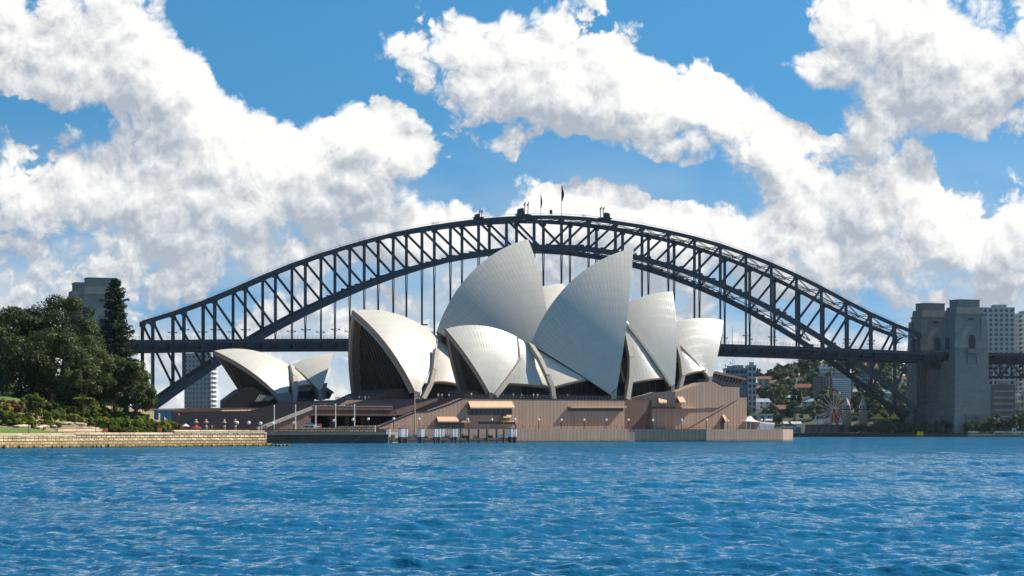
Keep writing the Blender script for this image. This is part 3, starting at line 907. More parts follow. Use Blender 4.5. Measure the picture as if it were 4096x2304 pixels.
opera = thing('opera_house', HE.w(0, 0, 1), 'large white sail-roofed opera house on a pink granite podium beside the water', 'opera house')
rest = thing('shell_restaurant', HR.w(0, 0, 4), 'small low building under two white shell roofs left of the opera house', 'restaurant')

def sphere_centre(P, T, B, Rr):
    a = T - P; b = B - P; n = a.cross(b)
    cc = P + (n.cross(a) * b.length_squared + b.cross(n) * a.length_squared) / (2 * n.length_squared)
    r = (cc - P).length; Rr = max(Rr, r * 1.03)
    h = math.sqrt(Rr * Rr - r * r); n.normalize()
    c1, c2 = cc + n * h, cc - n * h
    return (c1 if c1.z < c2.z else c2), Rr
def slerp(C, A, B, t):
    a = A - C; b = B - C; w = a.angle(b)
    return C + (a * math.sin((1 - t) * w) + b * math.sin(t * w)) / math.sin(w)

def sail(bld, hall, T, B, Fo, vf, Rr, label, K=None, th=1.5, ribs=24, t0=.055, glass=None, rim=.0, rear=0.):
    """a pair of mirrored sphere pieces: every rib is a great circle from the foot to the ridge"""
    T3, B3, P3 = hall.hit(*T), hall.hit(*B), hall.hit(*Fo, vf)
    C, Rr = sphere_centre(P3, T3, B3, Rr)
    cp = Vector((C.x, 0, C.z))
    ridge = [slerp(cp, T3, B3, i / 28) for i in range(29)]
    if K:                # the rear edge drops from the ridge to a corner before running to the foot
        r = Vector(((K[0] - 2048) / FPX, 1, (HZ - K[1]) / FPX)); c0 = Vector((0, 0, HC))
        d_ = Vector((r.dot(hall.u), r.dot(hall.v), r.z)); q = c0 - hall.o; s_ = Vector((q.dot(hall.u), q.dot(hall.v), q.z))
        m_ = s_ - C; A_ = d_.dot(d_); B_ = 2 * m_.dot(d_); C_ = m_.dot(m_) - Rr * Rr
        disc = B_ * B_ - 4 * A_ * C_
        if disc > 0:
            k_ = (-B_ - math.sqrt(disc)) / (2 * A_); K3 = s_ + d_ * k_
            ridge += [slerp(C, B3, K3, i / 8) for i in range(1, 9)]
    n = len(ridge) - 1; m = 26
    o = thing('roof_shell', hall.W(P3), None, None); o.parent = bld; o.location = hall.W(P3) - bld.location
    if label: o['label'] = label
    def grid(R2, sgn):
        rows = []
        for q in ridge:
            row = []
            for j in range(m + 1):
                p = slerp(C, P3, q, t0 + (1 - t0) * j / m)
                p = C + (p - C) * (R2 / Rr)
                row.append(Vector((p.x, max(p.y, 0) * sgn if j == m and abs(q.y) < 1e-4 else p.y * sgn, p.z)))
            rows.append(row)
        return rows
    for sgn in (1, -1):
        g = grid(Rr, sgn); gi = grid(Rr - th, sgn)
        for rr, ri in zip(g, gi):      # the soffits of both halves meet under the ridge
            if abs(rr[-1].y) < 1e-4:
                ri[-1].y = 0
        b = MB(); b.uv = []
        for i, row in enumerate(g):
            for j, p in enumerate(row):
                b.v.append(tuple(hall.W(p)))
                L = (t0 + (1 - t0) * j / m) * (P3 - C).angle(ridge[i] - C) * Rr
                b.uv.append((i / n * ribs, L / 3.4))
        for i in range(n):
            for j in range(m):
                k = i * (m + 1) + j
                b.f.append((k, k + 1, k + m + 2, k + m + 1)); b.m.append(0)
        b.build('tile_skin', MAT['tile'], o, smooth=True)
        b = MB()
        V = [hall.W(p) for row in gi for p in row]
        b.add(V, [(i * (m + 1) + j, (i + 1) * (m + 1) + j, (i + 1) * (m + 1) + j + 1, i * (m + 1) + j + 1) for i in range(n) for j in range(m)])
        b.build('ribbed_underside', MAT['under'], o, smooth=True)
        b = MB()               # concrete edge ribs: the mouth, the rear edge and the foot
        for row, row2, d_ in ((g[0], gi[0], -1), (g[n], gi[n], 1)):
            for j in range(m):
                b.quad(hall.W(row[j]), hall.W(row[j + 1]), hall.W(row2[j + 1]), hall.W(row2[j]))
        for i in range(n):
            b.quad(hall.W(g[i][0]), hall.W(g[i + 1][0]), hall.W(gi[i + 1][0]), hall.W(gi[i][0]))
        if rim:                # projecting bronze-edged rib along the mouth
            for j in range(m):
                b.bar(hall.W(gi[0][j]), hall.W(gi[0][j + 1]), rim, rim)
        b.build('edge_rib', MAT['concrete'], o)
        if K:                  # dark bar added along the rear edge, painting a shaded gap
            line = [g[i][m] for i in range(28, n + 1)]
            b = MB()
            for p, q in zip(line, line[1:]): b.bar(hall.W(p), hall.W(q), .45, .6)
            b.build('rear_shade_seam', MAT['under'], o)
        if rear:
            b = MB(); off = Vector((-.45 * rear if T3.x > B3.x else .45 * rear, 0, -.25 * rear))
            line = [hall.W(g[n][j] + off) for j in range(m, -1, -1)]
            for p, q in zip(line, line[1:]): b.bar(p, q, 1.3, rear, up=(q - p).cross(hall.v).normalized())
            b.build('rear_rib', MAT['concrete'], o)
        if rim:
            b = MB()
            for j in range(m): b.bar(hall.W(g[0][j]), hall.W(g[0][j + 1]), .38, .38)
            b.build('mouth_trim', MAT['fascia'], o)
        # the pedestal under the foot
        c0, c1 = g[0][0], g[n][0]
        i0 = gi[n // 2][0]
        b = MB(); zb = PODZ.get(hall, 13.0)
        ctr = (c0 + c1 + i0) / 3
        base = [Vector(((p.x - ctr.x) * .8 + ctr.x, (p.y - ctr.y) * .8 + ctr.y, zb)) for p in (c0, c1, i0)]
        top = [c0, c1, i0]
        b.add([hall.W(p) for p in base + top], [(0, 2, 1), (3, 4, 5), (0, 1, 4, 3), (1, 2, 5, 4), (2, 0, 3, 5)])
        b.build('pedestal', MAT['concrete'], o)
    # glass wall set inside the mouth, with its mullions
    sg = 1 if T3.x < B3.x else -1
    ins = glass if glass is not None else 3.0
    prof = []
    for j in range(0, m + 1):
        p = g_near = slerp(C, P3, ridge[0], t0 + (1 - t0) * j / m)
        p = C + (p - C) * ((Rr - th) / Rr)
        prof.append((p.x + sg * ins, max(p.y, 0), p.z))
    prof[-1] = (prof[-1][0], 0, prof[-1][2])
    zlow = PODZ.get(hall, 13.0)
    prof = [(prof[0][0], prof[0][1] * .96, zlow)] + prof
    b = MB(); vs = []; cols_ = 8
    for (a, v, z) in prof:
        for c in range(cols_ + 1):
            vs.append(hall.w(a, v * (2 * c / cols_ - 1), z))
    b.add(vs, [(i * (cols_ + 1) + c, i * (cols_ + 1) + c + 1, (i + 1) * (cols_ + 1) + c + 1, (i + 1) * (cols_ + 1) + c) for i in range(len(prof) - 1) for c in range(cols_)])
    b.build('glass_wall', MAT['darkglaze'], o)
    b = MB(); vmax = max(v for _, v, _ in prof)
    for k in range(-9, 10):
        vv = vmax * k / 10
        pts = [hall.w(a - sg * .3, vv, z) for a, v, z in prof if v >= abs(vv) - 1e-3]
        for p, q in zip(pts, pts[1:]): b.bar(p, q, .28, .5, up=hall.u)
    b.build('glazing_mullions', MAT['mullion'], o)
    return dict(o=o, T=T3, B=B3, P=P3, C=C, R=Rr)

PODZ = {HE: 13.2, HW: 13.2, HR: 11.0}
sail(opera, HE, (1781, 1316), (2069, 1349), (1965, 1588), 10.5, 60, 'small shell whose open glazed mouth faces left, nearest the steps', K=(2077, 1436), glass=3, rim=.5, rear=1.6)
sail(opera, HE, (2532, 993), (2124, 1376), (2462, 1592), 17, 75, 'tallest near shell, its shaded side towards the water', ribs=30)
sail(opera, HE, (2691, 1166), (2460, 1240), (2697, 1562), 14, 75, 'middle shell of the three that step down to the right', rear=.8)
sail(opera, HE, (2893, 1282), (2640, 1310), (2845, 1521), 11, 75, 'rightmost and lowest of the shells that step down to the right', rear=.4)
sail(opera, HW, (1411, 1242), (1749, 1345), (1668, 1588), 22, 58, 'sunlit white shell with a dark glazed mouth, far left of the halls', K=(1746, 1372), glass=3.5, rim=.9, th=1.9)
sail(opera, HW, (2112, 957), (1746, 1327), (2215, 1592), 24, 73, 'tallest shell of the hall behind, its point against the bridge', ribs=30)
sail(opera, HW, (2253, 1135), (2080, 1180), (2425, 1562), 19, 75, 'shell tip showing between the two tallest shells')
sail(opera, HW, (2560, 1262), (2380, 1300), (2680, 1545), 15, 75, None)
sail(rest, HR, (854, 1404), (1161, 1463), (1142, 1612), 14, 52, 'larger restaurant shell pointing left over a dark glass wall', glass=2.5, rim=.45, th=1.2, ribs=18, t0=.13)
sail(rest, HR, (1334, 1413), (1168, 1459), (1284, 1570), 12, 58, 'smaller restaurant shell pointing right', th=1.0, ribs=16, t0=.09)

def patch(bld, hall, cs, bulge, name='side_shell', n=12, mat='tile', th=.9, flip=1):
    """a side shell: four corners (px, py, v) filled by a bulged sheet with a soffit and a bronze lower edge (corner 2 to corner 3)"""
    A, B, C_, D = [hall.P(*c) for c in cs]       # TL TR BR BL
    nrm = (C_ - A).cross(D - B).normalized()
    if nrm.dot(hall.v) < 0: nrm = -nrm
    b = MB(); b.uv = []; gp = []
    for i in range(n + 1):
        for j in range(n + 1):
            s, t = i / n, j / n
            p = (A * (1 - s) + B * s) * (1 - t) + (D * (1 - s) + C_ * s) * t
            p += nrm * (bulge * 4 * (.25 - (s - .5) ** 2) * 2 * t * (1.25 - t) )
            gp.append(p); b.v.append(tuple(p)); b.uv.append((s * 9, (p - A).length / 3.4))
    for i in range(n):
        for j in range(n):
            k = i * (n + 1) + j
            b.f.append((k, k + 1, k + n + 2, k + n + 1)); b.m.append(0)
    o = b.build(name, MAT[mat], bld, smooth=True)
    b = MB()
    q = [p - nrm * th for p in gp]
    b.add(q, [(i * (n + 1) + j, (i + 1) * (n + 1) + j, (i + 1) * (n + 1) + j + 1, i * (n + 1) + j + 1) for i in range(n) for j in range(n)])
    for i in range(n):
        for j0 in (0, n):
            k, k2 = i * (n + 1) + j0, (i + 1) * (n + 1) + j0
            b.quad(gp[k], gp[k2], q[k2], q[k])
        k, k2 = i, i + 1
        b.quad(gp[k], gp[k2], q[k2], q[k])
        k, k2 = n * (n + 1) + i, n * (n + 1) + i + 1
        b.quad(gp[k], gp[k2], q[k2], q[k])
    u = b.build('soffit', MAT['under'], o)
    b = MB()
    for i in range(n):
        k, k2 = i * (n + 1) + n, (i + 1) * (n + 1) + n
        b.bar(gp[k] + nrm * .05, gp[k2] + nrm * .05, .35, .45)
    b.build('lower_edge', MAT['fascia'], o)
    return o
def rib(bld, hall, pts, w, name='edge_beam', d=1.6):
    b = MB(); P_ = [hall.P(*p) for p in pts]
    for p, q in zip(P_, P_[1:]): b.bar(p, q, d, w, up=(q - p).cross(hall.v).normalized())
    return b.build(name, MAT['concrete'], bld)

patch(opera, HE, [(2060, 1348, .2), (2124, 1378, .2), (2204, 1550, 13), (2036, 1535, 9.2)], .5)
patch(opera, HE, [(2120, 1378, .1), (2140, 1392, .5), (2345, 1518, 13.2), (2207, 1552, 13)], .6)
rib(opera, HE, [(2118, 1374, .8), (2160, 1440, 8), (2190, 1505, 12.6), (2208, 1552, 13.9), (2214, 1600, 14.6)], 1.4)
patch(opera, HE, [(2488, 1255, 2.2), (2516, 1262, 1.2), (2661, 1513, 12.5), (2530, 1532, 13)], 1.4)
rib(opera, HE, [(2505, 1340, 7), (2522, 1430, 10.8), (2521, 1510, 12.8), (2508, 1600, 14.5)], 1.6)
patch(opera, HE, [(2690, 1340, 2.2), (2702, 1343, 1.2), (2822, 1481, 10), (2735, 1503, 11)], 1.0)
rib(opera, HE, [(2704, 1370, 6), (2723, 1440, 9), (2730, 1505, 11.4), (2716, 1560, 12)], 1.2)
patch(opera, HW, [(1735, 1350, .3), (1850, 1420, .3), (1850, 1545, 17), (1734, 1529, 17)], 1.8)
rib(opera, HW, [(1744, 1400, 12), (1735, 1480, 17), (1722, 1533, 18.6), (1690, 1596, 20)], 1.7)
patch(rest, HR, [(1161, 1463, .2), (1178, 1466, .2), (1248, 1541, 9), (1182, 1549, 10)], .8, th=.7)
rib(rest, HR, [(1163, 1466, 1.), (1176, 1510, 7), (1180, 1560, 10.6), (1170, 1632, 13.)], 1.8)

# glazed foyers in the shade under the side shells
for x0, x1, v, zt in ((2085, 2500, 7.5, 19.4), (2505, 2700, 9.0, 23.5), (2705, 2850, 6.5, 26)):
    a0, a1 = HE.hit(x0, 1600, v).x, HE.hit(x1, 1600, v).x
    MB().prism([HE.w(a0, v, 13), HE.w(a1, v, 13), HE.w(a1, v, zt), HE.w(a0, v, zt)], HE.v * -.4).build('foyer_glazing', MAT['darkglaze'], opera)
a0, a1 = HW.hit(1690, 1600, 14).x, HW.hit(1900, 1600, 14).x
MB().prism([HW.w(a0, 14, 13), HW.w(a1, 14, 13), HW.w(a1, 14, 20), HW.w(a0, 14, 20)], HW.v * -.4).build('foyer_glazing', MAT['darkglaze'], opera)
b = MB()
for x0, x1, v, zt in ((2085, 2500, 7.7, 19.2), (2505, 2700, 9.2, 23.3)):
    a0, a1 = HE.hit(x0, 1600, v).x, HE.hit(x1, 1600, v).x
    for k in range(int((a1 - a0) / 2.2)):
        b.vbar(HE.w(a0 + 2.2 * k, v, 13), HE.w(a0 + 2.2 * k, v, zt), HE.u, .22, .3)
b.build('foyer_mullions', MAT['mullion'], opera)
# the dark glazed foyer at the far right end, under its own sloping roof
b = MB()
roof = [(2838, 1490, 9), (2862, 1484, 9), (2987, 1514, 9), (2984, 1520, 9)]
pp = [HE.P(*q) for q in roof]
MB().prism(pp, HE.v * -18).build('foyer_roof', MAT['fascia'], opera)
pp = [HE.P(*q) for q in ((2800, 1530, 8), (2850, 1492, 8), (2984, 1521, 8), (2955, 1548, 8), (2955, 1560, 8), (2800, 1560, 8))]
MB().prism(pp, HE.v * -16).build('end_foyer', MAT['glass'], opera)
b = MB()
for k in range(12):
    p = HE.P(2820 + k * 12.5, 1535, 8.25); q = HE.P(2828 + k * 13.2, 1490 + max(0, k - 2) * 2.4, 8.25); b.bar(p, q, .2, .25)
b.build('end_foyer_mullions', MAT['mullion'], opera)

# ---- podium
GR = MAT['granite']
VW = 23.0
def pts_on(v, l): return [HP.P(x, y, v) for x, y in l]
b = MB()
main = [(1515, 1722), (1520, 1706), (1600, 1675), (1660, 1648), (1715, 1645), (1790, 1620), (1852, 1593), (2498, 1600), (2498, 1722)]
b.prism(pts_on(VW, main), HP.v * -2.2)
def slant(l):     # the return that swings out from the main wall to the right-hand block
    a0, a1 = HP.hit(2484, 1650, 17).x, HP.hit(2702, 1650, 23.8).x
    r = []
    for x, y in l:
        vv = 17.
        for k in range(6):
            vv = 17 + 6.8 * (HP.hit(x, y, vv).x - a0) / (a1 - a0)
        r.append(HP.P(x, y, vv))
    return r
b.prism(slant([(2484, 1722), (2484, 1601), (2500, 1600), (2530, 1590), (2580, 1579), (2612, 1569), (2702, 1566), (2702, 1722)]), HP.v * -2 + HP.u * .3)
right = [(2700, 1722), (2700, 1568), (2760, 1549), (2815, 1530), (2855, 1528), (2888, 1546), (2958, 1549), (2958, 1590), (2987, 1590), (2987, 1722)]
b.prism(pts_on(VW + .6, right), HP.v * -40)
b.build('podium_wall', GR, opera)
aT = HP.hit(1852, 1593, VW).x; aR = HP.hit(2720, 1600, VW).x; aL = HP.hit(1520, 1706, VW).x
b = MB(); b.box((0, 0, 0), (0, 0, 0)); b = MB()
b.prism([HP.w(aT, 20.8, 3), HP.w(aR, 20.8, 3), HP.w(aR, 20.8, 13.4), HP.w(aT, 20.8, 13.4)], HP.v * -100)
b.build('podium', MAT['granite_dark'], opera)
b = MB()
cap = [(1520, 1706), (1660, 1648), (1715, 1645), (1790, 1620), (1852, 1593), (2498, 1600)]
for p, q in zip(pts_on(VW - .5, cap), pts_on(VW - .5, cap)[1:]): b.bar(p, q, 1.2, .3)
b.build('parapet_coping', MAT['dark'], opera)
b = MB()       # glass and steel balustrade round the podium edge
pl = pts_on(VW - 1.2, [(1860, 1594), (2498, 1600)])
for zz in (.55, 1.15): b.bar(pl[0] + Vector((0, 0, zz)), pl[1] + Vector((0, 0, zz)), .09, .09)
for k in range(49):
    p = pl[0].lerp(pl[1], k / 48); b.vbar(p, p + Vector((0, 0, 1.2)), HP.u, .12, .12)
pl = pts_on(VW, [(2790, 1534), (2855, 1522), (2890, 1540), (2955, 1546)])
for p, q in zip(pl, pl[1:]):
    for zz in (0.2, .6, 1.0): b.bar(p + Vector((0, 0, zz)), q + Vector((0, 0, zz)), .08, .08)
b.build('balustrade', MAT['steel_lite'], opera)
# steps on the left side: a near side stair, an upper flight, a landing over the driveway and a lower flight
def stair(a0, z0, a1, z1, v0, v1, k, zb):
    b = MB(); poly = [HP.w(a1, v0, zb)]
    for i in range(k):
        za = z0 + (z1 - z0) * (i + 1) / k; xa = a0 + (a1 - a0) * i / k; xb = a0 + (a1 - a0) * (i + 1) / k
        poly = poly
    prof = []
    for i in range(k):
        xa = a0 + (a1 - a0) * i / k; xb = a0 + (a1 - a0) * (i + 1) / k; za = z0 + (z1 - z0) * (i + 1) / k
        b.prism([HP.w(xa, v0, zb), HP.w(xb, v0, zb), HP.w(xb, v0, za), HP.w(xa, v0, za)], HP.v * (v1 - v0))
    return b
stair(aL + .3, 3.4, aT, 13.2, 20.7, 13.0, 26, 3.0).build('side_stair', MAT['step'], opera)
aM = HP.hit(1580, 1645, 13).x; aM2 = HP.hit(1245, 1645, 13).x; aB = HP.hit(1040, 1715, 13).x
stair(aM, 9.6, aT - 2.5, 13.3, 13.0, -80, 12, 8.2).build('upper_stair', MAT['step'], opera)
b = MB(); b.prism([HP.w(aM2, 13, 7.9), HP.w(aM + .5, 13, 7.9), HP.w(aM + .5, 13, 9.6), HP.w(aM2, 13, 9.6)], HP.v * -90)
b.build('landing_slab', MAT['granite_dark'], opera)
b = MB(); b.prism([HP.w(aM2, 13.3, 9.6), HP.w(aM - 1, 13.3, 9.6), HP.w(aM - 1, 13.3, 10.7), HP.w(aM2, 13.3, 10.7)], HP.v * -.35)
b.build('landing_parapet', MAT['granite_dark'], opera)
b = MB(); b.prism([HP.w(aM2, 13.4, 10.7), HP.w(aM - 1, 13.4, 10.7), HP.w(aM - 1, 13.4, 10.85), HP.w(aM2, 13.4, 10.85)], HP.v * -.55)
b.build('landing_coping', MAT['concrete'], opera)
b = MB(); b.prism([HP.w(aT - 3, 9.5, 3), HP.w(aT + 3, 9.5, 3), HP.w(aT + 3, 9.5, 8.6), HP.w(aT - 3, 9.5, 8.6)], HP.v * -70)
for k in range(5):
    a = aM2 + 4 + (aM - aM2 - 4) * k / 4.6
    b.prism([HP.w(a, 8, 3), HP.w(a + 1.1, 8, 3), HP.w(a + 1.1, 8, 8), HP.w(a, 8, 8)], HP.v * -1.1)
    b.prism([HP.w(a, -25, 3), HP.w(a + 1.1, -25, 3), HP.w(a + 1.1, -25, 8), HP.w(a, -25, 8)], HP.v * -1.1)
b.prism([HP.w(aM2, -45, 3), HP.w(aT, -45, 3), HP.w(aT, -45, 8), HP.w(aM2, -45, 8)], HP.v * -1)
b.build('driveway_wall', MAT['granite_dark'], opera)
stair(aB, 3.4, aM2, 9.6, 12.8, -80, 18, 3.0).build('lower_stair', MAT['step'], opera)
b = MB(); p0, p1 = HP.w(aB - 1, 13.3, 3.9), HP.w(aM2, 13.3, 10.1); b.bar(p0, p1, .5, 1.0); b.build('stair_parapet', MAT['concrete'], opera)
b = MB()      # pale slab cut to the outline of the sunlit patch on the side wall
q = [HP.P(1340, 1642, -28), HP.P(1402, 1600, -28), HP.P(1500, 1600, -28), HP.P(1470, 1642, -28)]
b.prism(q, HP.v * -2); b.build('stair_sunlit_patch', GR, opera)
b = MB()
for v in (12.6, ):
    p0, p1 = HP.w(aM2 + 1, v, 10.7), HP.w(aM - 1, v, 10.7)
    b.bar(p0 + Vector((0, 0, .9)), p1 + Vector((0, 0, .9)), .08, .08)
    for k in range(25):
        p = p0.lerp(p1, k / 24); b.vbar(p, p + Vector((0, 0, .9)), HP.u, .1, .1)
p0, p1 = HP.w(aB, 20, 4.2), HP.w(aM2, 20, 10.9)
b.build('landing_railing', MAT['steel_lite'], opera)
# dark mass of steps and glass skirt below the left-facing mouth of the rear hall
q = [HW.P(1480, 1602, 15), HW.P(1545, 1572, 15), HW.P(1610, 1554, 15), HW.P(1650, 1602, 15)]
MB().prism(q, HW.v * -26).build('entrance_steps', MAT['granite_dark'], opera)
q = [HE.P(1842, 1600, 6), HE.P(1850, 1562, 6), HE.P(1905, 1562, 6), HE.P(1932, 1600, 6)]
MB().prism(q, HE.v * -10).build('entrance_steps', MAT['granite_dark'], opera)

# ---- hooded windows in the podium wall
def hooded(top_l, top_r, bot_l, bot_r, win, drop=1.5, name='window_hood', v=VW, skew=1.6):
    """sloping hood from the wall out to its lip; win = glazed recess below (x0, y0, x1, y1)"""
    o_ = 2.6
    a = HP.P(top_l[0], top_l[1], v - .1); c = HP.P(top_r[0], top_r[1], v - .1)
    d = HP.P(bot_r[0], bot_r[1], v + o_); e = HP.P(bot_l[0], bot_l[1], v + o_)
    n_ = Vector((0, 0, -.35))
    b = MB(); b.prism([a, c, d, e], n_)
    h = b.build(name, MAT['hood'], opera)
    b = MB()      # cheek under each end
    for p, q in ((a, e), (c, d)):
        b.add([p + n_, q + n_, Vector((p.x, p.y, q.z - .35))], [(0, 1, 2)])
    b.build('hood_cheek', MAT['granite_dark'], h)
    if win:
        x0, y0, x1, y1 = win
        g = MB().prism([HP.P(x0, y0, v + .05), HP.P(x1, y0, v + .05), HP.P(x1, y1, v + .05), HP.P(x0, y1, v + .05)], HP.v * -.6).build('window', MAT['glass'], opera)
        b = MB()
        k = max(2, int((x1 - x0) / 16))
        for i in range(k + 1):
            x = x0 + (x1 - x0) * i / k
            b.bar(HP.P(x, y0, v + .12), HP.P(x, y1, v + .12), .12, .15)
        b.build('window_mullion', MAT['mullion'], g)
hooded((1872, 1604), (2047, 1604), (1882, 1629), (2060, 1629), (1872, 1630, 2047, 1660))
hooded((1747, 1666), (1828, 1666), (1752, 1684), (1836, 1684), (1747, 1686, 1856, 1711))
hooded((2016, 1659), (2046, 1659), (2013, 1668), (2046, 1668), None)
hooded((2888, 1659), (2897, 1657), (2903, 1687), (2913, 1684), (2883, 1689, 2895, 1718), v=VW + .6)
hooded((2633, 1590), (2665, 1590), (2636, 1609), (2668, 1609), None, v=21.6)
hooded((2708, 1586), (2731, 1586), (2719, 1608), (2745, 1608), None, v=VW + .6)
b = MB()
for x0, x1, y, vv in ((2272, 2494, 1625, VW), (1836, 1868, 1683, VW), (2000, 2060, 1681, VW), (2716, 2770, 1627, VW + .6)):
    p, q = HP.P(x0, y, vv), HP.P(x1, y, vv)
    b.prism([p, q, q + HP.v * 1.6, p + HP.v * 1.6], (0, 0, -.55))
b.build('sun_ledge', MAT['hood'], opera)
b = MB()
for x0, y0, x1, y1 in ((2272, 1631, 2494, 1645), (1913, 1686, 2060, 1697)):  # long strip under the ledge is its shadow, painted as dark glass
    b.prism([HP.P(x0, y0, VW + .04), HP.P(x1, y0, VW + .04), HP.P(x1, y1, VW + .04), HP.P(x0, y1, VW + .04)], HP.v * -.5)
b.build('slot_window_and_shadow', MAT['glass'], opera)
b = MB()      # raking ledges of the outside stair at the right end
for l in (((2735, 1717), (2870, 1640), (2956, 1588)), ((2770, 1632), (2868, 1628), (2900, 1612))):
    P_ = pts_on(VW + .75, l)
    for p, q in zip(P_, P_[1:]): b.bar(p, q, .5, .45)
b.build('raking_ledge', MAT['granite'], opera)
b = MB()
pl = slant([(2500, 1631), (2700, 1631)]); pl = [p + HP.v * .3 for p in pl]; b.bar(pl[0], pl[1], .6, .5); b.build('wall_band', MAT['granite_dark'], opera)

# ---- broadwalk on the harbour side, with its own sea wall
VB = 29.5
quay = thing('broadwalk_quay', HP.w(0, VB, 0), 'pink granite quay wall with a broad walk along the water', 'quay')
b = MB()
a0 = HP.hit(1556, 1740, VB).x; a1 = HP.hit(2791, 1740, VB).x; a2 = HP.hit(3094, 1740, VB).x; a3 = HP.hit(3170, 1740, VB + 1).x
ztop = HP.hit(2336, 1716, VB).z
am = HP.hit(2516, 1740, VB).x
b.prism([HP.w(a0, VB, -2), HP.w(am, VB, -2), HP.w(am, VB, ztop), HP.w(a0, VB, ztop)], HP.v * -9)
b.prism([HP.w(am - .5, VB - 3.2, -2), HP.w(a1, VB + 4.5, -2), HP.w(a1, VB + 4.5, ztop - .01), HP.w(am - .5, VB - 3.2, ztop - .01)], HP.v * -9)
b.prism([HP.w(a1 - .3, VB + 4.6, -2), HP.w(a2, VB + 4.6, -2), HP.w(a2, VB + 4.6, ztop), HP.w(a1 - .3, VB + 4.6, ztop)], HP.v * -60)
b.build('quay_wall', GR, quay)
b = MB()
e0 = HP.w(a2, VB + 4.6, 0); e1 = at(3172, 1729, 735)
poly = [e0, Vector((e1.x, e1.y, 0)), Vector((e1.x + 3, e1.y + 60, 0)), HP.w(a2, -30, 0)]
b.prism([Vector((p.x, p.y, -2)) for p in poly], (0, 0, ztop + 2.0)); b.build('quay_end', GR, quay)
b = MB()
for (p, q) in ((HP.w(a0, VB - .3, ztop), HP.w(am, VB - .3, ztop)), (HP.w(am, VB - 3.4, ztop), HP.w(a1, VB + 4.2, ztop)), (HP.w(a1, VB + 4.3, ztop), HP.w(a2, VB + 4.3, ztop)), (HP.w(a2, VB + 4.3, ztop), Vector((e1.x, e1.y + .5, ztop)))):
    for zz in (.5, 1.0): b.bar(p + Vector((0, 0, zz)), q + Vector((0, 0, zz)), .07, .07)
    k = int((q - p).length / 2.4)
    for i in range(k + 1):
        r_ = p.lerp(q, i / k); b.vbar(r_, r_ + Vector((0, 0, 1.0)), HP.u, .09, .09)
b.build('railing', MAT['steel_lite'], quay)

# ---- restaurant base
b = MB()
q = [HR.P(x, y, 18) for x, y in ((690, 1735), (690, 1640), (760, 1632), (1090, 1630), (1180, 1632), (1262, 1612), (1345, 1600), (1420, 1600), (1420, 1735))]
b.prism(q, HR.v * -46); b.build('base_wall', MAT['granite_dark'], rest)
q = [HR.P(882, 1646, 18.6), HR.P(900, 1631, 17.0), HR.P(1020, 1631, 17.0), HR.P(1068, 1643, 18.6)]
MB().prism(q, (0, 0, -.4)).build('terrace_ledge', MAT['granite'], rest)
q = [(907, 1601), (966, 1557), (1010, 1548), (1075, 1580), (1135, 1632), (907, 1632)]
MB().prism([HR.P(x, y, 11.5) for x, y in q], HR.v * -5).build('glass_skirt', MAT['darkglaze'], rest)
b = MB()
for k in range(7):
    b.bar(HR.P(1022 + k * 9, 1606 - k * .6, 12.2), HR.P(1040 + k * 9, 1578 + k * 1.5, 12.2), .35, .4)
b.build('skirt_mullions', MAT['concrete'], rest)
q = [(1182, 1562), (1262, 1560), (1262, 1592), (1182, 1592)]
MB().prism([HR.P(x, y, 6) for x, y in q], HR.v * -12).build('window', MAT['window'], rest)
q = [(1182, 1549), (1258, 1544), (1268, 1562), (1182, 1566)]
MB().prism([HR.P(x, y, 8) for x, y in q], HR.v * -12).build('eaves_beam', MAT['grey'], rest)
q = [(1306, 1548), (1336, 1568), (1334, 1574), (1302, 1566)]
MB().prism([HR.P(x, y, 6) for x, y in q], HR.v * -12).build('end_canopy', MAT['grey'], rest)
q = [(1300, 1566), (1330, 1573), (1318, 1596), (1296, 1596)]
MB().prism([HR.P(x, y, 5.5) for x, y in q], HR.v * -11).build('window', MAT['window'], rest)
q = [(1258, 1553), (1310, 1531), (1303, 1575), (1300, 1600), (1272, 1600)]
MB().prism([HR.P(x, y, 9.6) for x, y in q], HR.v * -1.5).build('pedestal', MAT['grey'], rest)
q = [(1091, 1577), (1161, 1568), (1168, 1632), (1136, 1628)]
MB().prism([HR.P(x, y, 13.4) for x, y in q], HR.v * -1.5).build('pedestal', MAT['grey'], rest)

# ================================================================== land
def land(name, pts, z0, z1, mat):
    b = MB(); b.prism([Vector((x, y, z0)) for x, y in pts], (0, 0, z1 - z0))
    return tag(b.build(name, mat), kind='structure')
def xy(px, d): return ((px - 2048) / FPX * d, d)
p_a = HP.w(-60, VB - 2, 0); p_b = HP.w(84, VB - 2, 0); p_c = HP.w(84, -110, 0)
land('forecourt', [xy(716, 454), xy(1000, 471.5), xy(1058, 478), xy(1064, 583), xy(1545, 594), (p_a.x, p_a.y), (p_b.x, p_b.y), (p_c.x, p_c.y), (-90, 900), (-180, 800), (-190, 620)], -2, 3.05, MAT['paving'])
dl = bp(-1, 0, 0)
land('point_ground', [(-420, 1160), (dl.x - 60, 1180), (-212, 1226), (-196, 1262), (-150, 1330), (-130, 1500), (-500, 1900), (-700, 1500)], -2, 2.6, MAT['scrub'])

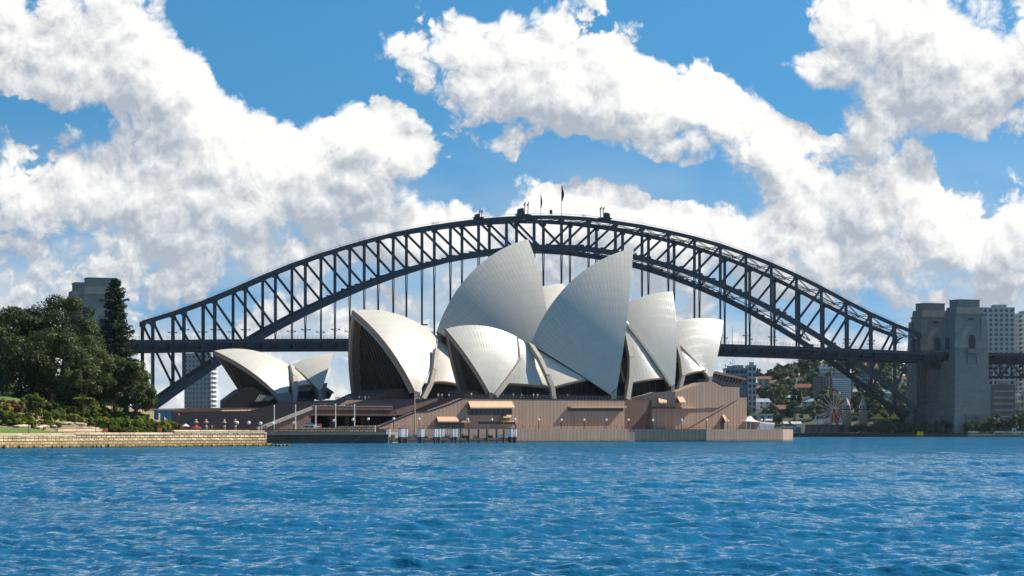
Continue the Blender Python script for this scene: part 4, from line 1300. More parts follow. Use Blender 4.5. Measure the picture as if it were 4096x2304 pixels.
# ---- the garden bank at the left
def wall_d(px): return 409 + px * .0575           # distance of the sea wall
def bank_z(px, s):
    top = 2.0 + 8.4 * (1 - .62 * min(1, max(0, (px - 60) / 640.)))
    t = min(1, max(0, (s - 6) / 58.)); t = .8 * t * t * (3 - 2 * t) + .2 * min(1, max(0, s - 1) / 14.)
    far = min(1, max(0, (s - 70) / 100.))
    return 2.45 + (top - 2.45) * t + far * 3
def ground(px, d): return bank_z(px, d - wall_d(px))
b = MB(); nx_, ny_ = 96, 40; gv = []
for i in range(nx_ + 1):
    px = -1500 + 2220 * i / nx_
    for j in range(ny_ + 1):
        s = .4 + 210 * (j / ny_) ** 1.7
        d = wall_d(px) + s
        z = bank_z(px, s) + .25 * math.sin(px * .05 + s * .3) * min(1, s / 12)
        if px > 640: z = z * (1 - (px - 640) / 80) + 2.9 * ((px - 640) / 80)
        gv.append(Vector(((px - 2048) / FPX * d, d, z)))
fs = [(i * (ny_ + 1) + j, (i + 1) * (ny_ + 1) + j, (i + 1) * (ny_ + 1) + j + 1, i * (ny_ + 1) + j + 1) for i in range(nx_) for j in range(ny_)]
b.add(gv, fs)
tag(b.build('garden_ground', MAT['soil'], smooth=True), kind='structure')
b = MB(); gv = []
for i in range(25):           # strips of mown lawn
    px = -900 + 1190 * i / 24
    for s in (.6, 3, 6.5, 10):
        d = wall_d(px) + s * (1 - max(0, (px - 120) / 190.))
        gv.append(Vector(((px - 2048) / FPX * d, d, bank_z(px, d - wall_d(px)) + .32)))
b.add(gv, [(i * 4 + j, i * 4 + 4 + j, i * 4 + 5 + j, i * 4 + 1 + j) for i in range(24) for j in range(3)])
gv = []
for i in range(21):
    px = -300 + 520 * i / 20
    for s in (42, 50, 58, 66):
        d = wall_d(px) + s
        gv.append(Vector(((px - 2048) / FPX * d, d, bank_z(px, s) + .5)))
k = len(b.v)
b.add(gv, [(i * 4 + j, i * 4 + 4 + j, i * 4 + 5 + j, i * 4 + 1 + j) for i in range(20) for j in range(3)])
tag(b.build('lawn', MAT['grass']), kind='structure')

# ---- sandstone sea wall: coping, courses of blocks and a projecting plinth
def seawall(label, x0, x1, ytop, yledge, d0=None, d1=None):
    d0 = d0 or wall_d(x0); d1 = d1 or wall_d(x1)
    A = at(x0, 1729, d0); B = at(x1, 1729, d1); A.z = B.z = 0
    n = Vector((B.y - A.y, A.x - B.x, 0)).normalized()
    if n.y > 0: n = -n
    zt = HC + (HZ - ytop) / FPX * d0; zl = HC + (HZ - yledge) / FPX * d0
    o = thing('sea_wall', A.lerp(B, .5), label, 'sea wall', 'sandstone sea walls of the garden shore')
    def slab(z0, z1, out, back=3.0):
        P = [A + n * out, B + n * out, B - n * back, A - n * back]
        return MB().prism([Vector((p.x, p.y, z0)) for p in P], (0, 0, z1 - z0))
    slab(zl, zt - .55, 0).build('block_face', MAT['sandstone'], o)
    slab(zt - .55, zt - .28, .10).build('coping', MAT['sandstone_long'], o)
    slab(zt - .28, zt, -.15).build('coping', MAT['sandstone_long'], o)
    slab(-1.0, zl, .45).build('plinth', MAT['sandstone'], o)
    b = MB(); r_ = random.Random(int(x0))       # loose and weathered blocks along the foot
    L = (B - A).length; u = (B - A).normalized()
    x = 0
    while x < L:
        w = r_.uniform(.5, 1.5)
        if r_.random() < .7:
            c = A + u * (x + w / 2) + n * (.45 + r_.uniform(.05, .35)); h = r_.uniform(.15, .65)
            b.obox(c, u, n, w / 2, r_.uniform(.15, .4), -.6, h, top=(w / 2 * .85, .12))
        x += w
    b.build('foot_stones', MAT['sandstone'], o)
    return o
seawall('low sandstone wall below the lawn at the left edge', -1500, 303, 1735, 1763)
seawall('sandstone block wall below the shrub bank, in front of the dark trees', 303, 698, 1730, 1760)
seawall('taller sandstone wall ending at the corner beside the forecourt pillars', 698, 1002, 1720, 1757)
seawall('short sandstone return wall set back behind the corner', 1003, 1060, 1722, 1758, 471, 474)
A = at(1062, 1729, 474); B = at(1066, 1729, 581)
b = MB(); b.prism([Vector((A.x, A.y, -1)), Vector((B.x, B.y, -1)), Vector((B.x - 3, B.y, -1)), Vector((A.x - 3, A.y, -1))], (0, 0, 4.2))
tag(b.build('sea_wall', MAT['sandstone'], None, Vector((A.x, A.y, 0))), 'sandstone wall running back from the corner towards the forecourt', 'sea wall', 'sandstone sea walls of the garden shore')
# dark wet wall beyond the little inlet, and stepped sandstone blocks upon it
A = at(1066, 1729, 580); B = at(1552, 1729, 592)
o = thing('sea_wall', Vector(((A.x + B.x) / 2, A.y, 0)), 'low dark wet stone wall between the inlet and the jetty', 'sea wall')
b = MB(); b.prism([Vector((A.x, A.y, -1)), Vector((B.x, B.y, -1)), Vector((B.x, B.y + 5, -1)), Vector((A.x, A.y + 5, -1))], (0, 0, 3.35)); b.build('block_face', MAT['darkstone'], o)
b = MB(); b.prism([Vector((A.x, A.y - .15, 2.35)), Vector((B.x, B.y - .15, 2.35)), Vector((B.x, B.y + 3, 2.35)), Vector((A.x, A.y + 3, 2.35))], (0, 0, .22)); b.build('coping', MAT['grey'], o)
for i, (x0, x1, y0) in enumerate(((1098, 1186, 1722), (1188, 1268, 1717), (1270, 1348, 1714), (1350, 1422, 1710), (1424, 1500, 1706))):
    d = 588 + i * 2
    A = at(x0, 1729, d); B = at(x1, 1729, d + 2); zt = HC + (HZ - y0) / FPX * d
    b = MB(); b.prism([Vector((A.x, A.y, 1.8)), Vector((B.x, B.y, 1.8)), Vector((B.x, B.y + 3, 1.8)), Vector((A.x, A.y + 3, 1.8))], (0, 0, zt - 1.8))
    b.prism([Vector((A.x - .05, A.y - .15, zt)), Vector((B.x + .05, B.y - .15, zt)), Vector((B.x + .05, B.y + 3.1, zt)), Vector((A.x - .05, A.y + 3.1, zt))], (0, 0, .3))
    tag(b.build('stone_parapet', MAT['sandstone'], None, Vector((A.x, A.y, 1.8))), ['lowest sandstone parapet, below the first two white flagpoles', 'second lowest sandstone parapet, below the white van', 'middle sandstone parapet of the five stepped ones', 'sandstone parapet second from the highest of the steps', 'highest sandstone parapet, next to the jetty'][i], 'parapet', 'stepped sandstone parapets')
b = MB(); r_ = random.Random(4)
for k in range(26):
    c = at(1085 + r_.uniform(0, 72), 1729, 470 + r_.uniform(-3, 5)); h = r_.uniform(.12, .42)
    b.obox(c, (math.cos(k), math.sin(k)), (-math.sin(k), math.cos(k)), r_.uniform(.3, .8), r_.uniform(.3, .6), -.6, h, top=(.25, .2))
tag(b.build('rock_ledge', MAT['sandstone'], None, at(1120, 1785, 470)), 'small flat rock ledge just showing above the water by the inlet', 'rock')

# ================================================================== trees and shrubs
def leaves(centres, radii, per, size, seed, flat=.75, up=.35):
    """leaf quads scattered through clumps; returns vertex and face arrays"""
    g = np.random.default_rng(seed)
    C = np.repeat(np.asarray(centres, float), per, 0); Rr = np.repeat(np.asarray(radii, float), per)
    N = len(C)
    d = g.normal(size=(N, 3)); d /= np.linalg.norm(d, axis=1)[:, None]
    rr = Rr * g.uniform(.35, 1.0, N) ** .5
    p = C + d * rr[:, None] * np.array([1, 1, flat])
    nrm = d + g.normal(size=(N, 3)) * .55 + np.array([0, 0, up]); nrm /= np.linalg.norm(nrm, axis=1)[:, None]
    t = np.cross(nrm, g.normal(size=(N, 3))); t /= np.linalg.norm(t, axis=1)[:, None]
    u = np.cross(nrm, t)
    s = size * g.uniform(.55, 1.25, N)[:, None]
    V = np.stack([p - t * s, p - u * s * .55, p + t * s, p + u * s * .55], 1).reshape(-1, 3)
    return V, np.arange(N * 4).reshape(-1, 4)

def crown_clumps(c, r, n, seed, rz=None, low=-.45):
    g = np.random.default_rng(seed); out = []; rad = []
    rz = rz or r * .85
    while len(out) < n:
        d = g.normal(size=3); d /= np.linalg.norm(d)
        if d[2] < low: continue
        q = g.uniform(.5, 1.0) ** .6
        w = 1 + .14 * math.sin(3 * d[0] + seed) + .12 * math.sin(4 * d[1] + 2 * seed)
        out.append((c[0] + d[0] * r * q * w, c[1] + d[1] * r * q * w, c[2] + d[2] * rz * q * w)); rad.append(r * g.uniform(.16, .32))
    return out, rad

def tree(name, px, ptop, d, pr, label, mat, group=None, n=70, per=130, size=.42, seed=1, zb=None, squash=.85, lean=0):
    top = at(px, ptop, d); r = pr / FPX * d
    zb = ground(px, d) if zb is None else zb
    base = Vector((top.x, d, zb - .3))
    o = thing(name, base, label, 'tree', group)
    rz = r * squash; c = (top.x + lean, d, top.z - rz)
    cl, rad = crown_clumps(c, r, n, seed, rz, -.8 if c[2] - zb < rz * 1.3 else -.5)
    V, Fq = leaves(cl, rad, int(per * 1.9), size * .70, seed, .75, .6)
    V[:, 2] = np.maximum(V[:, 2], zb + .2)
    np_mesh('crown', V, Fq, mat, o)
    b = MB(); g = random.Random(seed)
    tr = r * .075 + .15; mid = Vector((c[0], c[1], max(zb + 1.5, c[2] - rz * .45)))
    b.tube([base, base.lerp(mid, .5) + Vector((g.uniform(-.3, .3), 0, 0)), mid], [tr * 1.5, tr, tr * .85], 8)
    for k in range(7):
        q = Vector(cl[(k * 9) % len(cl)]); m_ = mid.lerp(q, .5) + Vector((0, 0, r * .06))
        b.tube([mid - Vector((0, 0, .4)), m_, q], [tr * .6, tr * .36, tr * .12], 6)
    b.build('trunk', MAT['bark'], o)
    return o

GT = 'dark spreading trees of the garden'
tree('fig_tree', -130, 1240, 492, 200, 'dark broad fig tree cut off by the left edge', MAT['fig'], GT, 90, 130, .45, 11)
tree('fig_tree', 45, 1222, 500, 150, 'dark fig tree rising behind the domed kiosk', MAT['fig'], GT, 80, 130, .45, 12)
tree('fig_tree', 210, 1218, 505, 165, 'tallest dark fig tree, directly left of the pylon', MAT['fig'], GT, 90, 140, .45, 13)
tree('fig_tree', 60, 1345, 478, 165, 'dark low fig crown in front of the taller figs', MAT['fig'], GT, 80, 130, .45, 14, squash=.95)
tree('fig_tree', 235, 1330, 480, 165, 'dark fig tree below the pylon, its shade reaching the bank', MAT['fig'], GT, 80, 140, .45, 15, squash=.95)
tree('fig_tree', 395, 1372, 490, 150, 'olive green tree in front of the foot of the tall pine', MAT['fig2'], GT, 80, 130, .42, 16, squash=1.0)
tree('fig_tree', 505, 1440, 478, 105, 'olive tree at the right end of the garden, touching the bridge post', MAT['fig2'], GT, 70, 120, .4, 17, squash=1.0)
tree('fig_tree', 545, 1530, 470, 72, 'smallest rounded olive tree, lowest at the right end of the grove', MAT['fig2'], GT, 50, 110, .36, 18, squash=1.0)
tree('fig_tree', 330, 1450, 470, 110, 'shadowed bushy tree filling the middle of the grove', MAT['fig2'], GT, 60, 120, .4, 19, squash=1.0)

# Norfolk pine: whorls of drooping branches that turn up at the tips
def tall_pine(px, ptop, d, half, label):
    top = at(px, ptop, d); zb = ground(px, d); H = top.z - zb
    o = thing('norfolk_pine', Vector((top.x, d, zb - .3)), label, 'tree')
    b = MB(); b.tube([Vector((top.x, d, zb - .3)), Vector((top.x, d, zb + H * .6)), top], [.65, .35, .05], 8)
    cl = []; rad = []; g = random.Random(21)
    rmax = half / FPX * d
    nl = 27
    for k in range(nl):
        t = (k + .5) / nl                       # 0 at the top
        z = top.z - .6 - t * H * .80
        rr = rmax * (.09 + .95 * t ** .7) * g.uniform(.8, 1.12)
        nb = 9
        for j in range(nb):
            a = 2 * PI * (j + .5 * (k % 2)) / nb + g.uniform(-.2, .2)
            L = rr * g.uniform(.6, 1.12)
            pts = []; tl = g.uniform(-.5, .4)
            for s in (0, .35, .7, 1.0):
                zz = z + tl * s - .10 * L * s + .30 * L * max(0, s - .45) ** 1.3
                pts.append(Vector((top.x + math.cos(a) * L * s, d + math.sin(a) * L * s, zz)))
            b.tube(pts, [.09, .07, .05, .02], 4, cap=False)
            for s in np.linspace(.25, 1.0, max(3, int(L / .55))):
                i = min(2, int(s * 3)); 
                q = pts[0].lerp(pts[3], s); q.z = z + tl * s - .10 * L * s + .30 * L * max(0, s - .45) ** 1.3 + .1
                cl.append(tuple(q)); rad.append(.36 + .14 * g.random())
    b.build('trunk', MAT['bark'], o)
    V, Fq = leaves(cl, rad, 20, .27, 5, .95, .4)
    np_mesh('crown', V, Fq, MAT['pine'], o)
tall_pine(462, 1106, 515, 112, 'tall dark conifer with tiered branches in front of the pylon')

# shrubs on the bank: a few kinds, each copied
def shrub_proto(name, mat, seed, rz=.8):
    o = thing(name, (0, 0, -60), '', 'shrub')
    cl, rad = crown_clumps((0, 0, .55), 1.0, 20, seed, rz, -.3)
    V, Fq = leaves(cl, rad, 120, .105, seed, .8, .9)
    V[:, 2] = np.maximum(V[:, 2], 0.02); V[:, 2] -= 60
    np_mesh('foliage', V, Fq, mat, o)
    b = MB()
    for k in range(5): b.tube([Vector((0, 0, -60.2)), Vector(cl[k * 3]) + Vector((0, 0, -60))], [.07, .02], 5)
    b.build('stem', MAT['bark'], o)
    return o
SP = [('garden_shrub', 'shrub', 31), ('garden_shrub', 'shrub', 32), ('garden_shrub', 'shrub2', 33), ('garden_shrub', 'fig2', 34), ('garden_shrub', 'shrub3', 35)]
SL = ['mid green leafy shrub among others on the garden bank', 'mid green leafy shrub among others on the garden bank', 'yellow green shrub among others on the garden bank', 'dark green shrub among others on the garden bank', 'russet brown shrub among others on the garden bank']
protos = [shrub_proto(nm, MAT[mt], sd) for nm, mt, sd in SP]
used = [False] * 5
def shrub(kind, px, d, r, z=None, h=1.0):
    p = protos[kind]
    o = p if not used[kind] else copy_tree(p)
    used[kind] = True
    o.location = ((px - 2048) / FPX * d, d, (ground(px, d) if z is None else z) - .1)
    o.scale = (r, r, r * h); o.rotation_euler.z = random.uniform(0, 6.28)
    o['label'] = SL[kind]; o['group'] = ['green shrubs of the bank', 'green shrubs of the bank', 'yellow green shrubs of the bank', 'dark shrubs of the bank', 'russet shrubs of the bank'][kind]
r_ = random.Random(12)
def row(x0, x1, n, s0, s1, r0, r1, kinds):
    for i in range(n):
        px = x0 + (x1 - x0) * (i + r_.uniform(.1, .9)) / n
        shrub(r_.choice(kinds), px, wall_d(px) + r_.uniform(s0, s1), r_.uniform(r0, r1), h=r_.uniform(.75, 1.1))
row(-40, 120, 6, 15, 19, 1.5, 2.3, [1, 0, 0, 3])           # dark green mound by the lawn
row(60, 235, 7, 12, 16, .9, 1.4, [0, 1, 2])
row(-30, 110, 6, 30, 40, 1.5, 2.2, [0, 2, 4, 1])
row(100, 270, 8, 36, 46, 1.6, 2.3, [0, 3, 0, 1])
row(160, 300, 7, 24, 32, 1.1, 1.9, [0, 0, 2, 3])
row(240, 420, 11, 34, 46, 1.5, 2.4, [0, 3, 1, 2])
row(260, 400, 7, 20, 28, 1.0, 1.5, [4, 2, 0])
row(380, 560, 12, 26, 38, 1.5, 2.3, [0, 1, 2, 0])
row(400, 610, 13, 14, 24, 1.3, 2.1, [0, 2, 0, 1, 2])
row(430, 600, 14, 3.5, 7, .95, 1.2, [1, 0, 3])             # clipped hedge behind the wall
row(560, 680, 9, 10, 18, 1.3, 1.9, [2, 4, 0])
row(620, 715, 8, 9, 16, 1.3, 1.9, [4, 2, 4, 0])
row(640, 700, 3, 3, 6, .9, 1.1, [3, 1])
# rocks and dry stone edging on the bank
b0 = None
for i in range(34):
    px = r_.choice([r_.uniform(60, 230), r_.uniform(230, 420)]); s = r_.uniform(11, 14) if px < 230 else r_.uniform(8, 24)
    if i > 26: px = r_.uniform(60, 150); s = r_.uniform(22, 27)
    d = wall_d(px) + s
    if b0 is None:
        b = MB(); g = random.Random(3)
        vs = [Vector((math.cos(a) * g.uniform(.6, 1), math.sin(a) * g.uniform(.5, .9), z)) for z in (-.3, .35) for a in np.linspace(0, 5.6, 7)] + [Vector((0, 0, .62))]
        b.add(vs, [(k, (k + 1) % 7, 7 + (k + 1) % 7, 7 + k) for k in range(7)] + [(7 + k, 7 + (k + 1) % 7, 14) for k in range(7)])
        b0 = o = b.build('garden_rock', MAT['sandstone_long'], None, (0, 0, 0), local=True)
        tag(o, 'pale sandstone rock lying among the plants of the garden bank', 'rock', 'loose rocks on the bank')
    else:
        o = b0.copy(); col.objects.link(o)
    q = r_.uniform(.45, 1.2)
    o.location = ((px - 2048) / FPX * d, d, ground(px, d) + .15); o.scale = (q * 1.5, q, q * .8); o.rotation_euler.z = r_.uniform(0, 6)
# low dry-stone wall in the bank
b = MB()
P_ = [at(px, 1729, wall_d(px) + 7.6) for px in (228, 300, 385, 412)]
for p in P_: p.z = 2.4
for p, q in zip(P_, P_[1:]): b.bar(p + Vector((0, 0, .45)), q + Vector((0, 0, .45)), .6, 1.7)
tag(b.build('garden_wall', MAT['sandstone_long'], None, P_[1]), 'low rough stone retaining wall at the foot of the garden bank', 'wall')

# tree fern with a flat bright crown, and a small dark tree at the lawn
def tree_fern(px, py, d):
    top = at(px, py, d); zb = ground(px, d)
    o = thing('tree_fern', Vector((top.x, d, zb)), 'tree fern with bright flat fronds on a thin trunk below the dark figs', 'fern')
    b = MB(); b.tube([Vector((top.x, d, zb - .2)), Vector((top.x + .15, d, (zb + top.z) / 2)), top], [.24, .19, .2], 8); b.build('trunk', MAT['bark'], o)
    V = []; g = random.Random(2)
    for k in range(17):
        a = 2 * PI * k / 17 + g.uniform(-.1, .1); L = g.uniform(1.7, 2.35)
        for s in np.linspace(.08, 1, 15):
            w = .42 * math.sin(PI * min(1, s * .85 + .12)) + .03
            p = Vector((top.x + math.cos(a) * L * s, d + math.sin(a) * L * s, top.z + .55 * math.sin(s * 2.3) - .25 * s))
            t = Vector((-math.sin(a), math.cos(a), 0)); f = Vector((math.cos(a), math.sin(a), 0))
            for sg in (-1, 1):
                V += [p, p + f * .10, p + t * (w * sg) + f * .16 - Vector((0, 0, .12)), p + t * (w * sg) + f * .05 - Vector((0, 0, .12))]
    np_mesh('fronds', [tuple(v) for v in V], np.arange(len(V)).reshape(-1, 4), MAT['fern'], o)
tree_fern(330, 1597, wall_d(330) + 30)
tree('small_tree', 145, 1588, wall_d(145) + 26, 42, 'small dark tree with a slim trunk standing on the bank', MAT['fig2'], None, 26, 70, .3, 40, squash=.8)
tree('small_tree', 118, 1604, wall_d(118) + 34, 34, 'small rounded shrub-like tree left of the slim dark tree', MAT['fig'], None, 20, 70, .3, 41, squash=.9)

# domed kiosk at the top of the lawn
d = wall_d(20) + 62; c = at(22, 1594, d); c.z = ground(20, d)
o = thing('domed_kiosk', c, 'dark domed kiosk on a pale stone base at the top of the lawn', 'kiosk')
s = d / FPX
b = MB()
for k in range(8):
    a = 2 * PI * k / 8 + .2
    b.obox(c + Vector((math.cos(a) * 21 * s, math.sin(a) * 21 * s, 0)), (math.cos(a), math.sin(a)), (-math.sin(a), math.cos(a)), .22, .42, c.z - .5, c.z + 26 * s)
b.lathe([(.01, .3 - .8), (24 * s, -.8), (24 * s, .35), (.01, .35)], c, 16)
b.build('stone_base', MAT['offwhite'], o)
b = MB()
b.lathe([(.01, 24 * s), (24 * s, 24 * s), (25 * s, 27 * s), (24 * s, 50 * s), (22.5 * s, 66 * s), (18 * s, 80 * s), (10 * s, 90 * s), (3 * s, 94 * s), (.01, 95 * s)], c, 20)
b.build('dome', MAT['copper'], o, smooth=True)
b = MB()
for k in range(12):
    a = 2 * PI * k / 12
    pr = [(25.2 * s, 27 * s), (24.2 * s, 50 * s), (22.7 * s, 66 * s), (18.2 * s, 80 * s), (10 * s, 90.3 * s)]
    pts = [c + Vector((math.cos(a) * r0, math.sin(a) * r0, z0)) for r0, z0 in pr]
    b.tube(pts, .06, 5)
b.build('dome_ribs', MAT['dark'], o)

# slim dark lamp posts on the sea wall promenade
for px, yt, lab in ((115, 1655, 'slim dark post standing at the edge of the lawn'), (383, 1652, 'slim dark post in front of the low garden wall'), (624, 1650, 'slim dark post before the hedge near the blue hoarding'), (871, 1645, 'slim dark lamp post between the forecourt pillars')):
    d = wall_d(px) + 1.6; zt = HC + (HZ - yt) / FPX * d; p = at(px, 1729, d); p.z = 2.4
    o = thing('lamp_post', p, lab, 'lamp post', 'slim dark lamp posts along the garden wall')
    MB().tube([p, Vector((p.x, p.y, zt))], [.09, .06], 8).build('pole', MAT['dark'], o)
    MB().lathe([(.01, -.1), (.22, -.08), (.26, 0), (.1, .14), (.01, .16)], Vector((p.x, p.y, zt)), 10).build('lamp_head', MAT['dark'], o)
def sign_board(px, py, d, w, h, lab, tilt=0):
    p = at(px, py, d); p.z = ground(px, d)
    o = thing('notice_board', p, lab, 'board')
    zc = HC + (HZ - py) / FPX * d
    MB().box((p.x - w / 2, d - .06, zc - h / 2), (p.x + w / 2, d + .06, zc + h / 2)).build('board', MAT['orange'], o)
    b = MB()
    for s in (-1, 1): b.box((p.x + s * w * .4 - .05, d + .06, p.z - .1), (p.x + s * w * .4 + .05, d + .14, zc + h / 2))
    b.build('legs', MAT['timber'], o)
sign_board(420, 1720, wall_d(420) + 3.0, 1.0, .8, 'orange board in front of the hedge')
sign_board(193, 1611, wall_d(193) + 50, 1.2, .4, 'small orange board below the dark figs')
sign_board(638, 1719, wall_d(638) + 2.4, .9, .9, 'orange board at the right end of the hedge')
for i, (x0, x1) in enumerate(((616, 634), (641, 657), (665, 681))):
    d = 520; A = at(x0, 1640, d); B = at(x1, 1668, d); 
    o = tag(MB().box((A.x, d, 2.9), (B.x, d + .15, A.z)).build('hoarding', MAT['blue'], None, Vector((A.x, d, 2.9))), ['blue upright panel next to the bridge post', 'blue upright panel in the middle of three', 'blue upright panel nearest the brown forecourt wall'][i], 'hoarding', 'blue hoarding panels')

# ---- forecourt pillars, umbrellas
def pillar_proto():
    o = thing('stone_pillar', (0, 0, 0), '', 'pillar')
    b = MB(); b.lathe([(.01, 0), (.42, 0), (.42, .3), (.3, .36), (.26, 2.2), (.3, 2.3), (.01, 2.3)], n=12); b.build('shaft', MAT['sandstone_long'], o, local=True)
    b = MB(); b.lathe([(.01, 2.3), (.58, 2.36), (.62, 2.5), (.40, 2.62), (.3, 2.8), (.01, 2.8)], n=12); b.build('cap', MAT['sandstone_long'], o, local=True)
    b = MB(); b.sphere((0, 0, 3.05), .24, 10); b.build('lantern', MAT['offwhite'], o, local=True)
    return o
p0 = pillar_proto(); first = True
for px, yt, lab in ((784, 1676, 'stone pillar with cap behind the red umbrella, leftmost of four'), (824, 1676, 'stone pillar with a stepped cap, second from the left'), (897, 1677, 'stone pillar with a cap, third from the left'), (941, 1676, 'stone pillar beside a white globe lamp, rightmost of four')):
    o = p0 if first else copy_tree(p0); first = False
    d = 500; z = 2.9; zt = HC + (HZ - yt) / FPX * d
    p = at(px, 1729, d); o.location = (p.x, d, z); o.scale = (1, 1, (zt - z) / 3.29); tag(o, lab, None, 'stone pillars of the forecourt')
def umbrella(px, py, d, r, mat, lab):
    p = at(px, py, d)
    o = thing('sun_umbrella', Vector((p.x, d, 3.0)), lab, 'umbrella')
    b = MB(); k = 8; vs = [p + Vector((0, 0, .55))] + [p + Vector((r * math.cos(2 * PI * i / k), r * math.sin(2 * PI * i / k), 0)) for i in range(k)] + [p + Vector((0, 0, .48))] + [p + Vector((r * .98 * math.cos(2 * PI * i / k), r * .98 * math.sin(2 * PI * i / k), -.14)) for i in range(k)]
    b.add(vs, [(0, 1 + i, 1 + (i + 1) % k) for i in range(k)] + [(9, 10 + (i + 1) % k, 10 + i) for i in range(k)] + [(1 + i, 10 + i, 10 + (i + 1) % k, 1 + (i + 1) % k) for i in range(k)])
    b.build('canopy', mat, o)
    MB().tube([Vector((p.x, d, 3.0)), p + Vector((0, 0, .6))], .035, 6).build('pole', MAT['steel_lite'], o)
umbrella(742, 1704, 492, .85, MAT['canvas'], 'white sun umbrella on the forecourt beside the russet shrubs')
umbrella(785, 1712, 490, 1.25, MAT['red'], 'red sun umbrella in front of the leftmost stone pillar')
umbrella(714, 1660, 540, .35, MAT['red'], 'small closed-looking red umbrella against the brown wall')

# ---- globe lamps along the walk
def lamp_proto():
    o = thing('globe_lamp', (0, 0, 0), '', 'lamp')
    MB().tube([(0, 0, 0), (0, 0, 1.0)], [.09, .07], 8).build('pole', MAT['dark'], o, local=True)
    b = MB(); b.bar((0, 0, 1.0), (.0, 0, 1.02), .3, .3); b.build('bracket', MAT['dark'], o, local=True)
    b = MB(); b.sphere((0, 0, 1.35), .36, 14); b.build('globe', MAT['white'], o, local=True, smooth=True)
    return o
l0 = lamp_proto(); first = True
GL = [(948, 1691, 505), (995, 1691, 510), (1042, 1693, 520), (1091, 1693, 560), (1175, 1690, 592), (1336, 1682, 603), (1412, 1678, 608), (1473, 1676, 612), (1575, 1675, 0), (1676, 1677, 0), (1871, 1678, 0), (1967, 1679, 0), (2060, 1678, 0), (2154, 1679, 0), (2245, 1680, 0), (2336, 1680, 0), (2425, 1680, 0), (2513, 1680, 0), (2611, 1681, 0), (2726, 1681, 1), (2826, 1681, 1), (2911, 1683, 1)]
GN = ['just right of the rightmost stone pillar', 'second along the brown wall', 'third along the brown wall, by two people', 'before the lower steps', 'left of the white van', 'right of the red cart', 'by the rightmost but one white flagpole', 'by the rightmost white flagpole', 'at the foot of the side stair', 'right of the tall brown mast', 'under the right tip of the small hood', 'below the wide hooded window', 'at the right end of the wide hooded window', 'first on the bare wall right of the windows', 'second on the bare wall right of the windows', 'third on the bare wall right of the windows', 'on the last sunlit part of the bare wall', 'first in the shaded recess', 'second in the shaded recess', 'first on the right sunlit block', 'below the raking ledge', 'beside the small triangular doorway hood']
for (px, py, dd), nm in zip(GL, GN):
    o = l0 if first else copy_tree(l0); first = False
    if dd < 2:
        p = HP.P(px, py, 27.0 if dd == 0 else 31.5); zb = ztop
    else:
        p = at(px, py, dd); zb = 3.05
    o.location = (p.x, p.y, zb); k = p.z - zb
    o.scale = (1.15, 1.15, 1.15)
    for ch in o.children:
        if ch.name.startswith('pole'): ch.scale = (1, 1, k / 1.15 - .36)
        else: ch.location = (0, 0, k / 1.15 - 1.36)
    tag(o, 'white globe lamp on a post ' + nm, None, 'white globe lamps along the walk')

# ---- white flagpoles and the tall brown mast
for px, yt, yb, d, lab in ((1097, 1625, 1735, 590, 'white flagpole farthest left'), (1182, 1624, 1725, 592, 'white flagpole left of the white van'), (1263, 1628, 1720, 596, 'white flagpole in front of the van'), (1342, 1620, 1716, 600, 'white flagpole right of the red cart'), (1418, 1621, 1712, 604, 'white flagpole farthest right, in front of the driveway')):
    p = at(px, yb, d); q = at(px, yt, d); p.z = max(p.z, 2.5)
    o = thing('flagpole', p, lab + ' of the row on the stepped parapets', 'flagpole', 'white flagpoles on the parapets')
    MB().tube([p, q], [.17, .11], 8).build('pole', MAT['white'], o)
    MB().sphere(q + Vector((0, 0, .12)), .2, 8).build('finial', MAT['white'], o)
    MB().lathe([(.01, -.3), (.35, -.3), (.3, .25), (.01, .25)], p, 10).build('base', MAT['grey'], o)
p = at(1659, 1764, 622); q = at(1659, 1560, 622); p.z = 1.0
o = thing('mast', p, 'tall thin brown mast rising from the jetty in front of the steps', 'mast')
MB().tube([p, p.lerp(q, .5), q], [.24, .2, .12], 8).build('pole', MAT['hood'], o)
b = MB(); m_ = p.lerp(q, .86); b.bar(m_ - Vector((.1, 0, 0)), m_ + Vector((2.0, 0, .3)), .14, .14); b.bar(m_ + Vector((0, 0, 1.2)), m_ + Vector((1.6, 0, .3)), .08, .08); b.build('arm', MAT['dark'], o)

# ================================================================== the jetty
o = thing('jetty', at(1800, 1768, 630), 'low timber jetty with white-topped piles in front of the podium', 'jetty')
def jp(px, d, z): p = at(px, 1729, d); p.z = z; return p
dj = lambda px: 600 + (px - 1545) * .06
b = MB(); P_ = [jp(1548, dj(1548), .9), jp(2060, dj(2060), .9), jp(2060, dj(2060) + 9, .9), jp(1548, dj(1548) + 9, .9)]
b.prism(P_, (0, 0, .45)); b.build('deck', MAT['timber'], o)
b = MB(); P_ = [jp(1548, dj(1548) - .2, .1), jp(2060, dj(2060) - .2, .1)]; b.bar(P_[0] + Vector((0, 0, .5)), P_[1] + Vector((0, 0, .5)), .3, .5); b.build('fender_beam', MAT['dark'], o)
r_ = random.Random(8)
PX = [1549, 1556, 1597, 1604, 1612, 1626, 1677, 1684, 1692, 1738, 1745, 1757, 1772, 1811, 1818, 1824, 1843, 1876, 1914, 1948, 1987, 2016, 2038, 2044, 2056, 2062]
